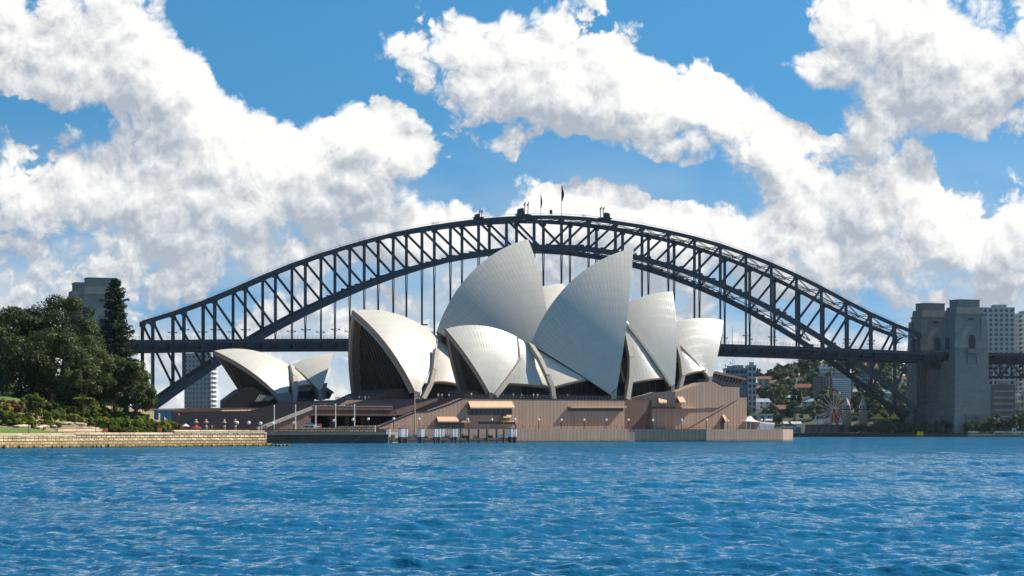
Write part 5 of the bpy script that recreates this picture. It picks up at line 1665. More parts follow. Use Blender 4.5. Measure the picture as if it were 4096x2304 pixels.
for i, px in enumerate(PX):
    d = dj(px) + (-.5 if i % 2 else 1.2)
    big = px < 1830 or px > 2030
    zt = HC + (HZ - (1716 if big else 1719)) / FPX * d
    w = .38 if big else .3
    pl_ = thing('pile', jp(px, d, -1.2), None, None); pl_.parent = o; pl_.location = jp(px, d, -1.2) - o.location
    MB().tube([jp(px, d, -1.2), jp(px, d, 1.7)], w * .95, 8).build('timber_shaft', MAT['timber'], pl_)
    MB().tube([jp(px, d, 1.7), jp(px, d, zt)], w, 10).build('white_sleeve', MAT['white'] if big else MAT['steel_lite'], pl_)
    MB().lathe([(w, 0), (w * 1.05, .06), (w * .5, .22), (.01, .26)], jp(px, d, zt), 10).build('pile_cap', MAT['dark'], pl_)
for px in (1570, 1640, 1660, 1700, 1790, 1860, 1905, 1960, 2000):
    d = dj(px) + 4
    b = MB(); c = jp(px, d, 1.35); w_ = r_.uniform(.5, 1.2)
    b.box((c.x - w_, d - .4, 1.35), (c.x + w_, d + .4, 1.35 + r_.uniform(.5, 1.0)))
    b.box((c.x - w_ * .8, d - .5, 1.5), (c.x - w_ * .4, d - .4, 2.5)); b.build('deck_box', MAT[r_.choice(['white', 'grey', 'orange', 'timber'])], o)
b = MB()
for x0, x1 in ((1560, 1830), (1840, 2058)):
    for zz in (1.9, 2.3): b.bar(jp(x0, dj(x0) + 8.6, zz), jp(x1, dj(x1) + 8.6, zz), .07, .07)
    for k in range(18):
        x = x0 + (x1 - x0) * k / 17; p = jp(x, dj(x) + 8.6, 1.3); b.bar(p, p + Vector((0, 0, 1.0)), .08, .08)
b.build('railing', MAT['steel_lite'], o)

# ================================================================== vehicles
def van(px0, px1, ybot, d, lab):
    A = at(px0, ybot, d); B = at(px1, ybot, d); L = B.x - A.x; z = 3.06; s = L / 5.0; y = d
    o = thing('van', Vector(((A.x + B.x) / 2, d, z)), lab, 'van')
    prof = [(0, .45), (.05, .95), (.95, 1.18), (1.65, 1.98), (4.85, 2.02), (5.0, 1.7), (5.0, .45)]
    b = MB(); b.prism([Vector((A.x + x * s, y - .95, z + h)) for x, h in prof], (0, 1.9, 0))
    body = b.build('body', MAT['white'], o)
    bv = body.modifiers.new('soft', 'BEVEL'); bv.width = .1; bv.segments = 2
    for x0, x1, t in ((1.30, 2.05, .35), (2.15, 3.25, 0), (3.35, 4.6, 0)):
        b = MB(); b.prism([Vector((A.x + x * s, y - .97, z + h)) for x, h in ((x0, 1.22), (x1, 1.22), (x1, 1.82), (x0 + t, 1.82))], (0, .04, 0)); b.build('side_window', MAT['window'], o)
    b = MB(); b.prism([Vector((A.x + x * s, y - .8, z + h)) for x, h in ((1.0, 1.26), (1.02, 1.20), (1.62, 1.90), (1.58, 1.93))], (0, 1.6, 0)); b.build('windscreen', MAT['window'], o)
    for x in (1.0, 4.0):
        for yy in (-.9, .9):
            c = Vector((A.x + x * s, y + yy, z + .36))
            w = thing('wheel', c, None, None); w.parent = o; w.location = c - o.location
            MB().tube([c - Vector((0, .12, 0)), c + Vector((0, .12, 0))], .36, 16).build('tyre', MAT['rubber'], w)
            MB().tube([c - Vector((0, .14, 0)), c + Vector((0, .14, 0))], .2, 12).build('rim', MAT['steel_lite'], w)
    b = MB()
    for k in range(4): b.box((A.x + (2.0 + .8 * k) * s, y - .8, z + 2.03), (A.x + (2.08 + .8 * k) * s, y + .8, z + 2.22))
    for yy in (-.75, .75): b.box((A.x + 1.9 * s, y + yy - .04, z + 2.22), (A.x + 4.7 * s, y + yy + .04, z + 2.28))
    b.box((A.x + 2.0 * s, y - .5, z + 2.28), (A.x + 4.2 * s, y + .4, z + 2.5)); b.build('roof_rack', MAT['blue'], o)
    for yy in (-.75, .62):
        MB().box((A.x - .03, y + yy, z + .8), (A.x + .05, y + yy + .22, z + .98)).build('headlight', MAT['offwhite'], o)
    MB().box((A.x - .1, y - .9, z + .42), (A.x + .2, y + .9, z + .62)).build('bumper', MAT['grey'], o)
van(1193, 1262, 1714, 610, 'white van with windows and a blue roof load parked by the driveway')
p = at(1275, 1700, 612); z = 3.06
o = thing('market_cart', Vector((p.x, 612, z)), 'red covered cart standing right behind the white van', 'cart')
b = MB(); b.prism([Vector((p.x + x, 611.2, z + h)) for x, h in ((-.75, .5), (.75, .5), (.75, 1.9), (.45, 2.35), (-.45, 2.35), (-.75, 1.9))], (0, 1.6, 0)); b.build('body', MAT['red'], o)
b = MB(); b.box((p.x - .5, 611.14, z + 1.2), (p.x + .5, 611.2, z + 1.8)); b.build('hatch', MAT['offwhite'], o)
for x in (-.5, .5):
    c = Vector((p.x + x, 611.2, z + .3)); MB().tube([c - Vector((0, .08, 0)), c + Vector((0, .08, 0))], .3, 12).build('wheel', MAT['rubber'], o)
MB().bar(Vector((p.x + .75, 612, z + .6)), Vector((p.x + 1.6, 612, z + .5)), .08, .08).build('drawbar', MAT['dark'], o)

# ================================================================== people
def person_mesh(seed, stride):
    me = bpy.data.meshes.new('figure'); bm = bmesh.new()
    lay = bm.verts.layers.skin.verify()
    J = {}
    def v(k, p): J[k] = bm.verts.new(p)
    s = stride
    pts = dict(pelvis=(0, 0, .95), chest=(0, 0, 1.30), neck=(0, 0, 1.48), head=(0, -.02, 1.60), crown=(0, -.01, 1.74),
               hl=(-.1, 0, .9), kl=(-.11, -.12 * s - .02, .50), al=(-.11, -.18 * s + .04, .08), tl=(-.11, -.18 * s - .12, .04),
               hr=(.1, 0, .9), kr=(.11, .06 * s - .02, .50), ar=(.11, .2 * s + .04, .09), tr=(.11, .2 * s - .12, .04),
               sl=(-.19, 0, 1.40), el=(-.25, .08 * s, 1.13), wl=(-.25, -.02 + .08 * s, .88), fl=(-.25, -.05 + .08 * s, .79),
               sr=(.19, 0, 1.40), er=(.25, -.08 * s, 1.13), wr=(.25, -.14 * s - .04, .89), fr=(.25, -.17 * s - .06, .80))
    rad = dict(pelvis=.15, chest=.16, neck=.06, head=.095, crown=.075, hl=.10, kl=.065, al=.045, tl=.04, hr=.10, kr=.065, ar=.045, tr=.04,
               sl=.07, el=.048, wl=.036, fl=.035, sr=.07, er=.048, wr=.036, fr=.035)
    for k, p in pts.items(): v(k, p)
    for a, b_ in (('pelvis', 'chest'), ('chest', 'neck'), ('neck', 'head'), ('head', 'crown'), ('pelvis', 'hl'), ('hl', 'kl'), ('kl', 'al'), ('al', 'tl'), ('pelvis', 'hr'), ('hr', 'kr'), ('kr', 'ar'), ('ar', 'tr'), ('chest', 'sl'), ('sl', 'el'), ('el', 'wl'), ('wl', 'fl'), ('chest', 'sr'), ('sr', 'er'), ('er', 'wr'), ('wr', 'fr')):
        bm.edges.new((J[a], J[b_]))
    for k in pts:
        r = rad[k]; J[k][lay].radius = (r, r * (.72 if k in ('pelvis', 'chest') else 1))
        J[k][lay].use_root = (k == 'pelvis')
    bm.to_mesh(me); bm.free()
    o = bpy.data.objects.new('figure', me); col.objects.link(o)
    o.modifiers.new('skin', 'SKIN'); sd = o.modifiers.new('sub', 'SUBSURF'); sd.levels = 1; sd.render_levels = 1
    dg = bpy.context.evaluated_depsgraph_get()
    m2 = bpy.data.meshes.new_from_object(o.evaluated_get(dg))
    bpy.data.objects.remove(o); bpy.data.meshes.remove(me)
    return m2
CL = {k: M(k + ' cloth', c, .9, .1, 2) for k, c in dict(white=(.75, .74, .72), black=(.02, .02, .025), blue=(.06, .12, .30), red=(.45, .04, .05), grey=(.22, .22, .24), khaki=(.32, .26, .17), denim=(.05, .08, .16), orange=(.65, .25, .05)).items()}
FIG = [person_mesh(1, .2), person_mesh(2, .9)]
def fig_copy(shirt, legs, k):
    me = FIG[k].copy()
    me.materials.clear()
    for m in (MAT['skin'], CL[shirt], CL[legs], MAT['dark']): me.materials.append(m)
    for f in me.polygons:
        z = f.center.z; r = abs(f.center.x)
        f.material_index = 3 if (z > 1.66 or z < .1) else 0 if (z > 1.47 or (r > .2 and z < 1.1)) else 1 if z > .98 else 2
        f.use_smooth = True
    return me
cache = {}
def person(p, shirt, legs, k, label, group, turn=None):
    key = (shirt, legs, k)
    if key not in cache: cache[key] = fig_copy(*key)
    o = bpy.data.objects.new('person', cache[key]); col.objects.link(o)
    o.location = p; o.rotation_euler.z = random.uniform(0, 6.28) if turn is None else turn
    tag(o, label, 'person', group); return o
word = {'white': 'white top', 'black': 'black top', 'blue': 'blue top', 'red': 'red top', 'grey': 'grey top', 'orange': 'orange top', 'khaki': 'tan top'}
def crowd(l, fn, where, group):
    for i, (px, sh, lg, k) in enumerate(l):
        person(fn(px), sh, lg, k, 'person in %s and %s trousers %s' % (word[sh], lg, where), group)
top_a = aT - 1
crowd([(1344, 'black', 'black', 0), (1352, 'black', 'denim', 1), (1360, 'grey', 'black', 0), (1369, 'black', 'grey', 1), (1378, 'black', 'black', 1), (1385, 'blue', 'black', 0), (1392, 'black', 'denim', 0), (1400, 'grey', 'denim', 1), (1408, 'black', 'khaki', 0)],
      lambda px: (lambda h: HP.w(h.x, h.y, 13.3))(HP.hit(px, 1600, -60)), 'in the row at the top of the steps', 'people at the top of the steps')
crowd([(1436, 'white', 'black', 1), (1460, 'white', 'grey', 0), (1475, 'grey', 'black', 1)], lambda px: (lambda h: HP.w(h.x, h.y, 13.3))(HP.hit(px, 1600, -45)), 'walking before the rear hall mouth', 'people before the rear hall')
crowd([(1752, 'white', 'grey', 0), (1757, 'red', 'denim', 1), (1768, 'white', 'khaki', 1), (1796, 'white', 'black', 0)], lambda px: (lambda h: HP.w(h.x, h.y, 13.4))(HP.hit(px, 1597, 4)), 'between the two glazed shell mouths', 'people between the shells')
crowd([(1885, 'white', 'grey', 1), (2012, 'blue', 'black', 0), (2053, 'white', 'grey', 0), (2086, 'orange', 'grey', 1), (2134, 'white', 'white', 0), (2150, 'white', 'khaki', 1), (2270, 'white', 'black', 1)], lambda px: (lambda h: HP.w(h.x, h.y, 13.45))(HP.hit(px, 1597, 20.4)), 'on the terrace behind the balustrade', 'people on the terrace')
crowd([(1285, 'red', 'black', 0), (1300, 'white', 'denim', 1), (1376, 'white', 'black', 1), (1405, 'grey', 'denim', 0)], lambda px: (lambda h: HP.w(h.x, h.y, 9.65))(HP.hit(px, 1640, 11)), 'on the landing above the driveway', 'people on the landing')
crowd([(848, 'white', 'grey', 0), (855, 'red', 'denim', 0), (1053, 'grey', 'denim', 1), (1062, 'black', 'denim', 1), (1256, 'white', 'khaki', 0), (827, 'white', 'blue', 0)], lambda px: (lambda p: Vector((p.x, p.y, 3.06)))(at(px, 1716, 512 if px < 1200 else 606)), 'on the forecourt', 'people on the forecourt')
crowd([(2015, 'orange', 'denim', 0), (2062, 'red', 'black', 1)], lambda px: (lambda h: HP.w(h.x, h.y, ztop))(HP.hit(px, 1716, 28)), 'on the quay behind the end of the jetty', 'people on the quay')
crowd([(1732, 'black', 'black', 1), (1737, 'grey', 'black', 0), (1742, 'black', 'black', 1), (1747, 'grey', 'black', 1), (1752, 'black', 'denim', 0), (1758, 'black', 'black', 1)],
      lambda px: (lambda n: bp(n, 0, TOPZ[int(n)] * (1 - n % 1) + TOPZ[int(n) + 1] * (n % 1) + 1.15))(9 + (px - 1691) / 116.), 'climbing the bridge arch', 'climbers on the arch')
crowd([(2336, 'grey', 'black', 1), (2342, 'black', 'black', 0), (2348, 'grey', 'black', 1)],
      lambda px: (lambda n: bp(n, 0, TOPZ[int(n)] * (1 - n % 1) + TOPZ[int(n) + 1] * (n % 1) + 1.15))(14 + (px - 2252) / 110.), 'descending right of the flags', 'climbers right of the flags')

# ================================================================== the far shore at the right
RID = [(2500, 1600), (2800, 1590), (2950, 1575), (3040, 1545), (3130, 1512), (3200, 1490), (3260, 1486), (3330, 1492), (3420, 1496), (3600, 1505), (3800, 1520), (4000, 1570), (4300, 1610), (4800, 1640)]
def ridge_y(px): return float(np.interp(px, [a for a, _ in RID], [c for _, c in RID]))
def shore_d(px): return float(np.interp(px, [2500, 2900, 3250, 3480, 4100, 4800], [1490, 1478, 1440, 1404, 1400, 1395]))
def hill_z(px, d):
    s = d - shore_d(px)
    top = HC + (HZ - ridge_y(px)) / FPX * 1880 - 2.4
    t = min(1, max(0, (s - 45) / 400.)); t = t * (1.35 - .35 * t)
    return 2.4 + top * t + 1.3 * math.sin(px * .021 + d * .02) * t
b = MB(); NX, NY = 70, 26; gv = []
for i in range(NX + 1):
    px = 2500 + 2300 * i / NX
    for j in range(NY + 1):
        d = shore_d(px) + 800 * (j / NY) ** 1.5
        gv.append(Vector(((px - 2048) / FPX * d, d, hill_z(px, d))))
for i in range(NX + 1):
    g0 = gv[i * (NY + 1)]; gv.append(Vector((g0.x, g0.y - .2, -2)))
k0 = (NX + 1) * (NY + 1)
b.add(gv, [(i * (NY + 1) + j, (i + 1) * (NY + 1) + j, (i + 1) * (NY + 1) + j + 1, i * (NY + 1) + j + 1) for i in range(NX) for j in range(NY)] + [(k0 + i, k0 + i + 1, (i + 1) * (NY + 1), i * (NY + 1)) for i in range(NX)])
tag(b.build('far_shore', MAT['scrub'], smooth=True), kind='structure')
def hill_d(px, py):          # distance at which the hillside shows at that photo row
    lo = shore_d(px) + 5
    for k in range(420):
        d = lo + k
        if HZ - (hill_z(px, d) - HC) / d * FPX <= py: return d
    return lo + 420

# trees of the hillside
def far_tree(seed, mat, r=1.0, tall=1.0):
    o = thing('hillside_tree', (0, 0, -80), '', 'tree')
    cl, rad = crown_clumps((0, 0, 1.05 * tall), 1.0, 26, seed, .85 * tall, -.7)
    V, Fq = leaves(cl, rad, 46, .15, seed)
    V[:, 2] -= 80
    np_mesh('crown', V, Fq, mat, o)
    b = MB(); b.tube([(0, 0, -80.3), (0, 0, -79)], [.12, .08], 6)
    for k in range(3): b.tube([Vector((0, 0, -79.4)), Vector(cl[k * 7]) + Vector((0, 0, -80))], [.07, .02], 5)
    b.build('trunk', MAT['bark'], o)
    return o
FT = [(far_tree(51, MAT['far1']), 'dark green tree among many on the far hillside', 'dark trees of the far hillside'), (far_tree(52, MAT['far2']), 'mid green tree among many on the far hillside', 'green trees of the far hillside'),
      (far_tree(53, MAT['far1'], tall=1.35), 'tall dark narrow tree on the far hillside', 'tall trees of the far hillside'), (far_tree(54, MAT['far3']), 'autumn brown tree among green ones on the far hillside', 'brown trees of the far hillside')]
ftu = [False] * 4
def put_far(k, px, d, r, z=None, lab=None, grp=None):
    p, l, g = FT[k]
    o = p if not ftu[k] else copy_tree(p)
    ftu[k] = True
    o.location = ((px - 2048) / FPX * d, d, (hill_z(px, d) if z is None else z) - .3)
    o.scale = (r, r * random.uniform(.85, 1.1), r * random.uniform(.9, 1.15)); o.rotation_euler.z = random.uniform(0, 6.28)
    tag(o, lab or l, None, grp or g)
r_ = random.Random(77)
HOUSES = [(3065, 1545, 15, 'redroof', 0), (3100, 1566, 9, 'redroof', 1), (3052, 1583, 16, 'redroof', 1), (2968, 1566, 13, 'redroof', 0), (3212, 1585, 13, 'redroof', 1), (3022, 1616, 15, 'redroof', 0), (3000, 1594, 17, 'redroof', 1),
          (3140, 1662, 14, 'redroof', 1), (3080, 1602, 8, 'brown', 1), (3040, 1640, 14, 'grey', 2), (3300, 1483, 11, 'redroof', 2), (3335, 1476, 8, 'grey', 2), (3355, 1497, 10, 'brown', 2), (3480, 1478, 12, 'redroof', 2), (3440, 1540, 12, 'grey', 0), (3490, 1556, 13, 'redroof', 0),
          (3600, 1548, 12, 'redroof', 2), (3540, 1600, 12, 'grey', 2), (3250, 1640, 14, 'grey', 0), (3170, 1626, 10, 'grey', 1), (3165, 1545, 9, 'brown', 0), (3400, 1600, 10, 'grey', 1), (3560, 1500, 12, 'brown', 2), (3450, 1505, 10, 'redroof', 0)]
house_spots = [(px, hill_d(px, py)) for px, py, *_ in HOUSES]
n_ = 0
while n_ < 285:
    px = r_.uniform(2890, 3700); s = r_.uniform(50, 470)
    d = shore_d(px) + s
    if any(abs(px - hx) < 46 and -70 < d - hd < 8 for hx, hd in house_spots): 
        if r_.random() < .8: continue
    if 3190 < px < 3480 and s < 90: continue
    k = r_.choices([0, 1, 2, 3], [5, 4, 1, 2 if 3100 < px < 3260 else .6])[0]
    r = r_.uniform(3.8, 7.2) * (.62 if k == 2 else 1)
    put_far(k, px, d, r); n_ += 1
# waterfront trees by the pylons
for i in range(34):
    px = 3490 + 640 * (i + r_.uniform(0, 1)) / 34
    d = shore_d(px) + r_.uniform(4, 16)
    r = r_.uniform(3.4, 5.2) if px < 3870 else r_.uniform(4.6, 7.6)
    if 3660 < px < 3960 and r > 4.6: r = 4.4
    put_far(r_.choice([0, 0, 1]), px, d, r * .86, 2.2, 'rounded dark green tree at the foot of the right pylons', 'waterfront trees below the pylons')
for i in range(14):
    px = 3400 + 110 * r_.random(); put_far(1, px, shore_d(px) + r_.uniform(6, 20), r_.uniform(2.2, 3.4), 2.2, 'small green tree on the waterfront beside the twin towers', 'small trees by the twin towers')

# houses
ROOFM = dict(redroof=MAT['redroof'], brown=MAT['brownwall'], grey=MAT['bluegrey'])
WALLM = [MAT['offwhite'], MAT['brownwall'], MAT['white']]
for i, ((px, py, w, rf, wl), (hx, d)) in enumerate(zip(HOUSES, house_spots)):
    x = (px - 2048) / FPX * d; z = hill_z(px, d) - 1
    dp = 8.; h = r_.choice([4.5, 6.0, 6.5]) + 1; yaw = r_.uniform(-.3, .3)
    ux = Vector((math.cos(yaw), math.sin(yaw), 0)); uy = Vector((-math.sin(yaw), math.cos(yaw), 0))
    c = Vector((x, d, z))
    where = '%s %s' % ({'redroof': 'red tiled roof', 'brown': 'brown roof', 'grey': 'blue grey roof'}[rf], ['over cream walls', 'over brown brick walls', 'over white walls'][wl])
    o = thing('hillside_house', c, 'house with %s among trees on the far hillside' % where, 'house', 'hillside houses with ' + where)
    b = MB(); b.obox(c, ux, uy, w / 2, dp / 2, z - 2, z + h)
    b.build('wall', WALLM[wl], o)
    e = .6; rh = r_.uniform(2.0, 3.2)
    A = [c + ux * (sx * (w / 2 + e)) + uy * (sy * (dp / 2 + e)) + Vector((0, 0, h)) for sx, sy in ((-1, -1), (1, -1), (1, 1), (-1, 1))]
    ins = w * r_.choice([.02, .25])
    Rg = [c - ux * (w / 2 - ins) + Vector((0, 0, h + rh)), c + ux * (w / 2 - ins) + Vector((0, 0, h + rh))]
    b = MB(); b.add(A + Rg, [(0, 1, 5, 4), (2, 3, 4, 5), (0, 4, 3), (1, 2, 5), (3, 2, 1, 0)])
    ro = b.build('roof', ROOFM[rf], o)
    q = c + ux * (w * .25) + Vector((0, 0, h + rh * .5)); b = MB(); b.obox(q, ux, uy, .4, .4, q.z - .5, q.z + 1.6); b.build('chimney', MAT['brownwall'], ro)
    nw = max(2, int(w / 4))
    for k in range(nw):
        for zz in ((2.6,) if h < 6.4 else (2.4, 5.2)):
            q = c + ux * (w * ((k + .5) / nw - .5)) - uy * (dp / 2 + .02)
            b = MB(); b.obox(q, ux, uy, .75, .06, z + zz, z + zz + 1.5); b.build('window', MAT['window'], o)

def block(name, c, yaw, w, dp, h, wallm, label, floors, bays, winm=None, wh=.55, ww=.62, side=True, balc=False, z0=None, cat='apartment block', offs=0.):
    """storeyed building: wall, roof parapet and, floor by floor, bands of windows"""
    ux = Vector((math.cos(yaw), math.sin(yaw), 0)); uy = Vector((-math.sin(yaw), math.cos(yaw), 0))
    o = thing(name, c, label, cat)
    z = c.z
    b = MB(); b.obox(c, ux, uy, w / 2, dp / 2, z - 3, z + h)
    for k in range(1, bays):      # piers between the window bays stand proud of the glass
        b.obox(c + ux * (w * (k / bays - .5)) - uy * (dp / 2 + .02), ux, uy, w / bays * (1 - ww) / 2, .22, z, z + h)
    nb = max(2, int(bays * dp / w))
    if side:
        for k in range(1, nb):
            for sg in (-1, 1): b.obox(c + uy * (dp * (k / nb - .5)) + ux * (sg * (w / 2 + .02)), uy, ux, dp / nb * (1 - ww) / 2, .22, z, z + h)
    b.build('wall', wallm, o)
    b = MB(); b.obox(c, ux, uy, w / 2 + .25, dp / 2 + .25, z + h, z + h + .9); b.build('roof_parapet', wallm, o)
    b = MB(); b.obox(c + ux * (w * .1), ux, uy, w * .2, dp * .25, z + h + .9, z + h + 3.2); b.build('plant_room', MAT['grey'], o)
    fh = h / floors
    for f in range(floors):
        b = MB(); z1 = z + f * fh + fh * .3
        b.obox(c - uy * (dp / 2 + .03), ux, uy, w / 2 - w / bays * (1 - ww) / 2, .08, z1, z1 + fh * wh)
        b.build('window_band', winm or MAT['window'], o)
        if side:
            for sg in (-1, 1):
                b = MB(); nb = max(2, int(bays * dp / w))
                b.obox(c + ux * (sg * (w / 2 + .03)), uy, ux, dp / 2 - dp / nb * (1 - ww) / 2, .08, z1, z1 + fh * wh)
                b.build('window_band', winm or MAT['window'], o)
        if balc:
            q = c + ux * (w / 2 + .7) if balc == 'side' else c - uy * (dp / 2 + .7)
            b = MB()
            if balc == 'side': b.obox(q, uy, ux, dp * .42, .7, z + f * fh + .1, z + f * fh + .4); b.obox(q + ux * .65, uy, ux, dp * .42, .06, z + f * fh + .4, z + f * fh + 1.3)
            else: b.obox(q, ux, uy, w * .40, .7, z + f * fh + .1, z + f * fh + .4); b.obox(q - uy * .65, ux, uy, w * .40, .06, z + f * fh + .4, z + f * fh + 1.2)
            b.build('balcony', MAT['white'], o)
    return o
def blk(px0, px1, ytop, d, yaw, dp, *a, zb=None, **kw):
    w = (px1 - px0) / FPX * d; pc = (px0 + px1) / 2
    c = at(pc, 1729, d); c.z = hill_z(pc, d) if zb is None else zb
    h = HC + (HZ - ytop) / FPX * d - c.z
    name, wallm, label, fl, bays = a
    return block(name, c, yaw, w, dp, h, wallm, label, fl, bays, **kw)
blk(2897, 2990, 1478, 1640, .06, 14, 'apartment_building', MAT['bluegrey'], 'pale blue apartment block with rooftop aerials behind the podium', 8, 5, ww=.8)
blk(2986, 3019, 1466, 1636, .06, 13, 'apartment_building', MAT['offwhite'], 'narrow pale stair tower joined to the blue apartment block', 8, 2)
p = at(2930, 1478, 1640)
o = thing('roof_aerials', p, 'cluster of dishes and masts on the pale blue apartment block', 'aerials')
b = MB()
for dx, h in ((-3, 4), (0, 8), (1.2, 7), (5, 3), (-5, 3)):
    b.tube([p + Vector((dx, 0, 0)), p + Vector((dx, 0, h))], .14, 6)
b.box((p.x - 4, p.y - 2, p.z), (p.x + 6, p.y + 2, p.z + 2.6))
b.build('masts', MAT['grey'], o)
b = MB()
for dx, h in ((-5, 3.2), (-1.2, 5), (4.6, 3.2)): b.sphere(p + Vector((dx, -.4, h)), .9, 10)
b.build('dishes', MAT['white'], o)
blk(3262, 3300, 1512, 1600, .12, 16, 'apartment_building', MAT['brownwall'], 'brown apartment tower, left one of the pair behind the wheel', 12, 3, ww=.5, winm=MAT['bluegrey'])
blk(3306, 3400, 1514, 1608, .12, 16, 'apartment_building', MAT['grey'], 'wide grey apartment tower with balconies behind the big wheel', 12, 7, ww=.6, balc='front')
blk(3328, 3362, 1490, 1690, 0, 12, 'apartment_building', MAT['offwhite'], 'pale flat-roofed block uphill, above the grey apartment tower', 4, 4)
blk(3286, 3312, 1474, 1760, .2, 10, 'apartment_building', MAT['white'], 'small white block near the crest, left of the arch rib', 4, 3)
blk(3444, 3470, 1500, 1640, .1, 12, 'apartment_building', MAT['bluegrey'], 'blue grey block seen between the arch ribs', 6, 3)
blk(3920, 4046, 1238, 1560, -.05, 24, 'apartment_building', MAT['offwhite'], 'tall grey apartment tower with dark balcony bays right of the pylons', 22, 6, ww=.6, wh=.62)
blk(4044, 4150, 1262, 1590, .15, 24, 'apartment_building', MAT['offwhite'], 'tall apartment tower cut by the right edge, pale lit corners', 22, 5, ww=.55, wh=.55, balc='front')
blk(3950, 4048, 1545, 1500, 0, 18, 'office_building', MAT['bluegrey'], 'low glass office with white floor edges below the approach span', 6, 1, ww=.96, wh=.7, side=False, balc='front', cat='office')
blk(4062, 4140, 1580, 1510, .1, 18, 'office_building', MAT['offwhite'], 'low pale building at the right edge below the approach span', 4, 5)
# the high-rise seen through the left foot of the arch
c = at(802, 1729, 1500); c.z = 3
block('tower_block', c, -.35, 20.5, 8.5, HC + (HZ - 1418) / FPX * 1500 - 3, MAT['palegrey'], 'tall grey tower with a sunlit balcony side, seen through the left end of the arch', 17, 7, ww=.5, wh=.4, side=False, balc='side', cat='tower block')

# the big wheel
c = at(3335, 1641, 1466); Rw = 76 / FPX * 1466
o = thing('ferris_wheel', Vector((c.x, c.y, 2.4)), 'big white-spoked wheel on a red stand at the water edge', 'ferris wheel')
for yy in (-1.1, 1.1):
    b = MB(); n = 40
    pts = [c + Vector((Rw * math.cos(2 * PI * k / n), yy, Rw * math.sin(2 * PI * k / n))) for k in range(n + 1)]
    for p, q in zip(pts, pts[1:]): b.bar(p, q, .16, .16)
    b.build('rim', MAT['steel_lite'], o)
    b = MB()
    for k in range(20):
        a = 2 * PI * k / 20
        b.bar(c + Vector((0, yy * 1.2, 0)), c + Vector((Rw * math.cos(a), yy, Rw * math.sin(a))), .15, .15)
    b.build('spokes', MAT['white'], o)
b = MB(); b.tube([c - Vector((0, 1.8, 0)), c + Vector((0, 1.8, 0))], .9, 12); b.build('hub', MAT['red'], o)
for yy in (-1.9, 1.9):
    for s in (-1, 1):
        b = MB(); b.bar(c + Vector((.2 * s, yy, 0)), Vector((c.x + 3.6 * s, c.y + yy, 2.4)), .8, .8); b.build('stand_leg', MAT['red'], o)
gm = [MAT['white'], MAT['red'], MAT['yellow'], MAT['blue']]
for k in range(20):
    a = 2 * PI * k / 20; p = c + Vector((Rw * math.cos(a), 0, Rw * math.sin(a)))
    MB().lathe([(.01, -1.5), (.55, -1.4), (.6, -.8), (.65, -.4), (.2, 0), (.01, .1)], p, 8).build('gondola', gm[k % 4], o)
b = MB(); b.box((c.x - 4, c.y - 3, 2.4), (c.x + 4, c.y + 3, 4.0)); b.build('platform', MAT['red'], o)

# twin-towered fairground gate
g0 = at(3418, 1729, 1452); o = thing('park_gate', Vector((g0.x, g0.y, 2.4)), 'fairground gate with two pointed towers joined by a painted arch', 'gate')
k_ = 1452 / FPX
for px, yt in ((3386, 1588), (3452, 1582)):
    x = (px - 2048) * k_; z = lambda y: HC + (HZ - y) * k_
    tw = thing('gate_tower', Vector((x, 1452, 2.4)), None, None); tw.parent = o; tw.location = Vector((x, 1452, 2.4)) - o.location
    b = MB()
    b.lathe([(2.9, 2.2), (2.9, z(1652)), (3.1, z(1650)), (3.1, z(1646)), (.01, z(1646))], (x, 1452, 0), 12)
    for q in range(6):
        a = -PI / 2 + (q - 2.5) * .42
        b.bar(Vector((x + 2.95 * math.cos(a), 1452 + 2.95 * math.sin(a), 2.4)), Vector((x + 2.95 * math.cos(a), 1452 + 2.95 * math.sin(a), z(1654))), .45, .45)
    b.build('shaft', MAT['hood'], tw)
    b = MB(); b.lathe([(2.7, z(1646)), (2.8, z(1640)), (2.5, z(1625)), (1.7, z(1608)), (.7, z(1596)), (.25, z(1592)), (.2, z(yt)), (.01, z(yt))], (x, 1452, 0), 12); b.build('spire', MAT['offwhite'], tw, smooth=False)
    b = MB(); b.lathe([(2.85, z(1641)), (3.0, z(1639)), (2.95, z(1636)), (2.75, z(1635))], (x, 1452, 0), 12); b.build('belt', MAT['red'], tw)
    b = MB()
    for q in range(3):
        a = -PI / 2 + (q - 1) * .8; b.obox(Vector((x + 2.45 * math.cos(a), 1452 + 2.45 * math.sin(a), 0)), (math.cos(a), math.sin(a)), (-math.sin(a), math.cos(a)), .2, .35, z(1633), z(1622))
    b.build('slit_window', MAT['dark'], tw)
xc = (3419 - 2048) * k_; zc = HC + (HZ - 1682) * k_
for i, (r0, r1, m) in enumerate(((4.6, 5.6, 'yellow'), (3.6, 4.6, 'red'), (2.5, 3.6, 'offwhite'))):
    b = MB(); n = 16
    for q in range(n):
        a0, a1 = PI * q / n, PI * (q + 1) / n
        P_ = [Vector((xc + r * math.cos(a), 1451.5 - .15 * i, zc + r * math.sin(a))) for r, a in ((r0, a0), (r1, a0), (r1, a1), (r0, a1))]
        b.prism(P_, (0, .8, 0))
    b.build('arch_band', MAT[m], o)
b = MB(); b.box((xc - 7.5, 1452.2, zc - 8), (xc - 3.2, 1453, zc + .5)); b.box((xc + 3.2, 1452.2, zc - 8), (xc + 7.5, 1453, zc + .5)); b.build('gate_wall', MAT['offwhite'], o)

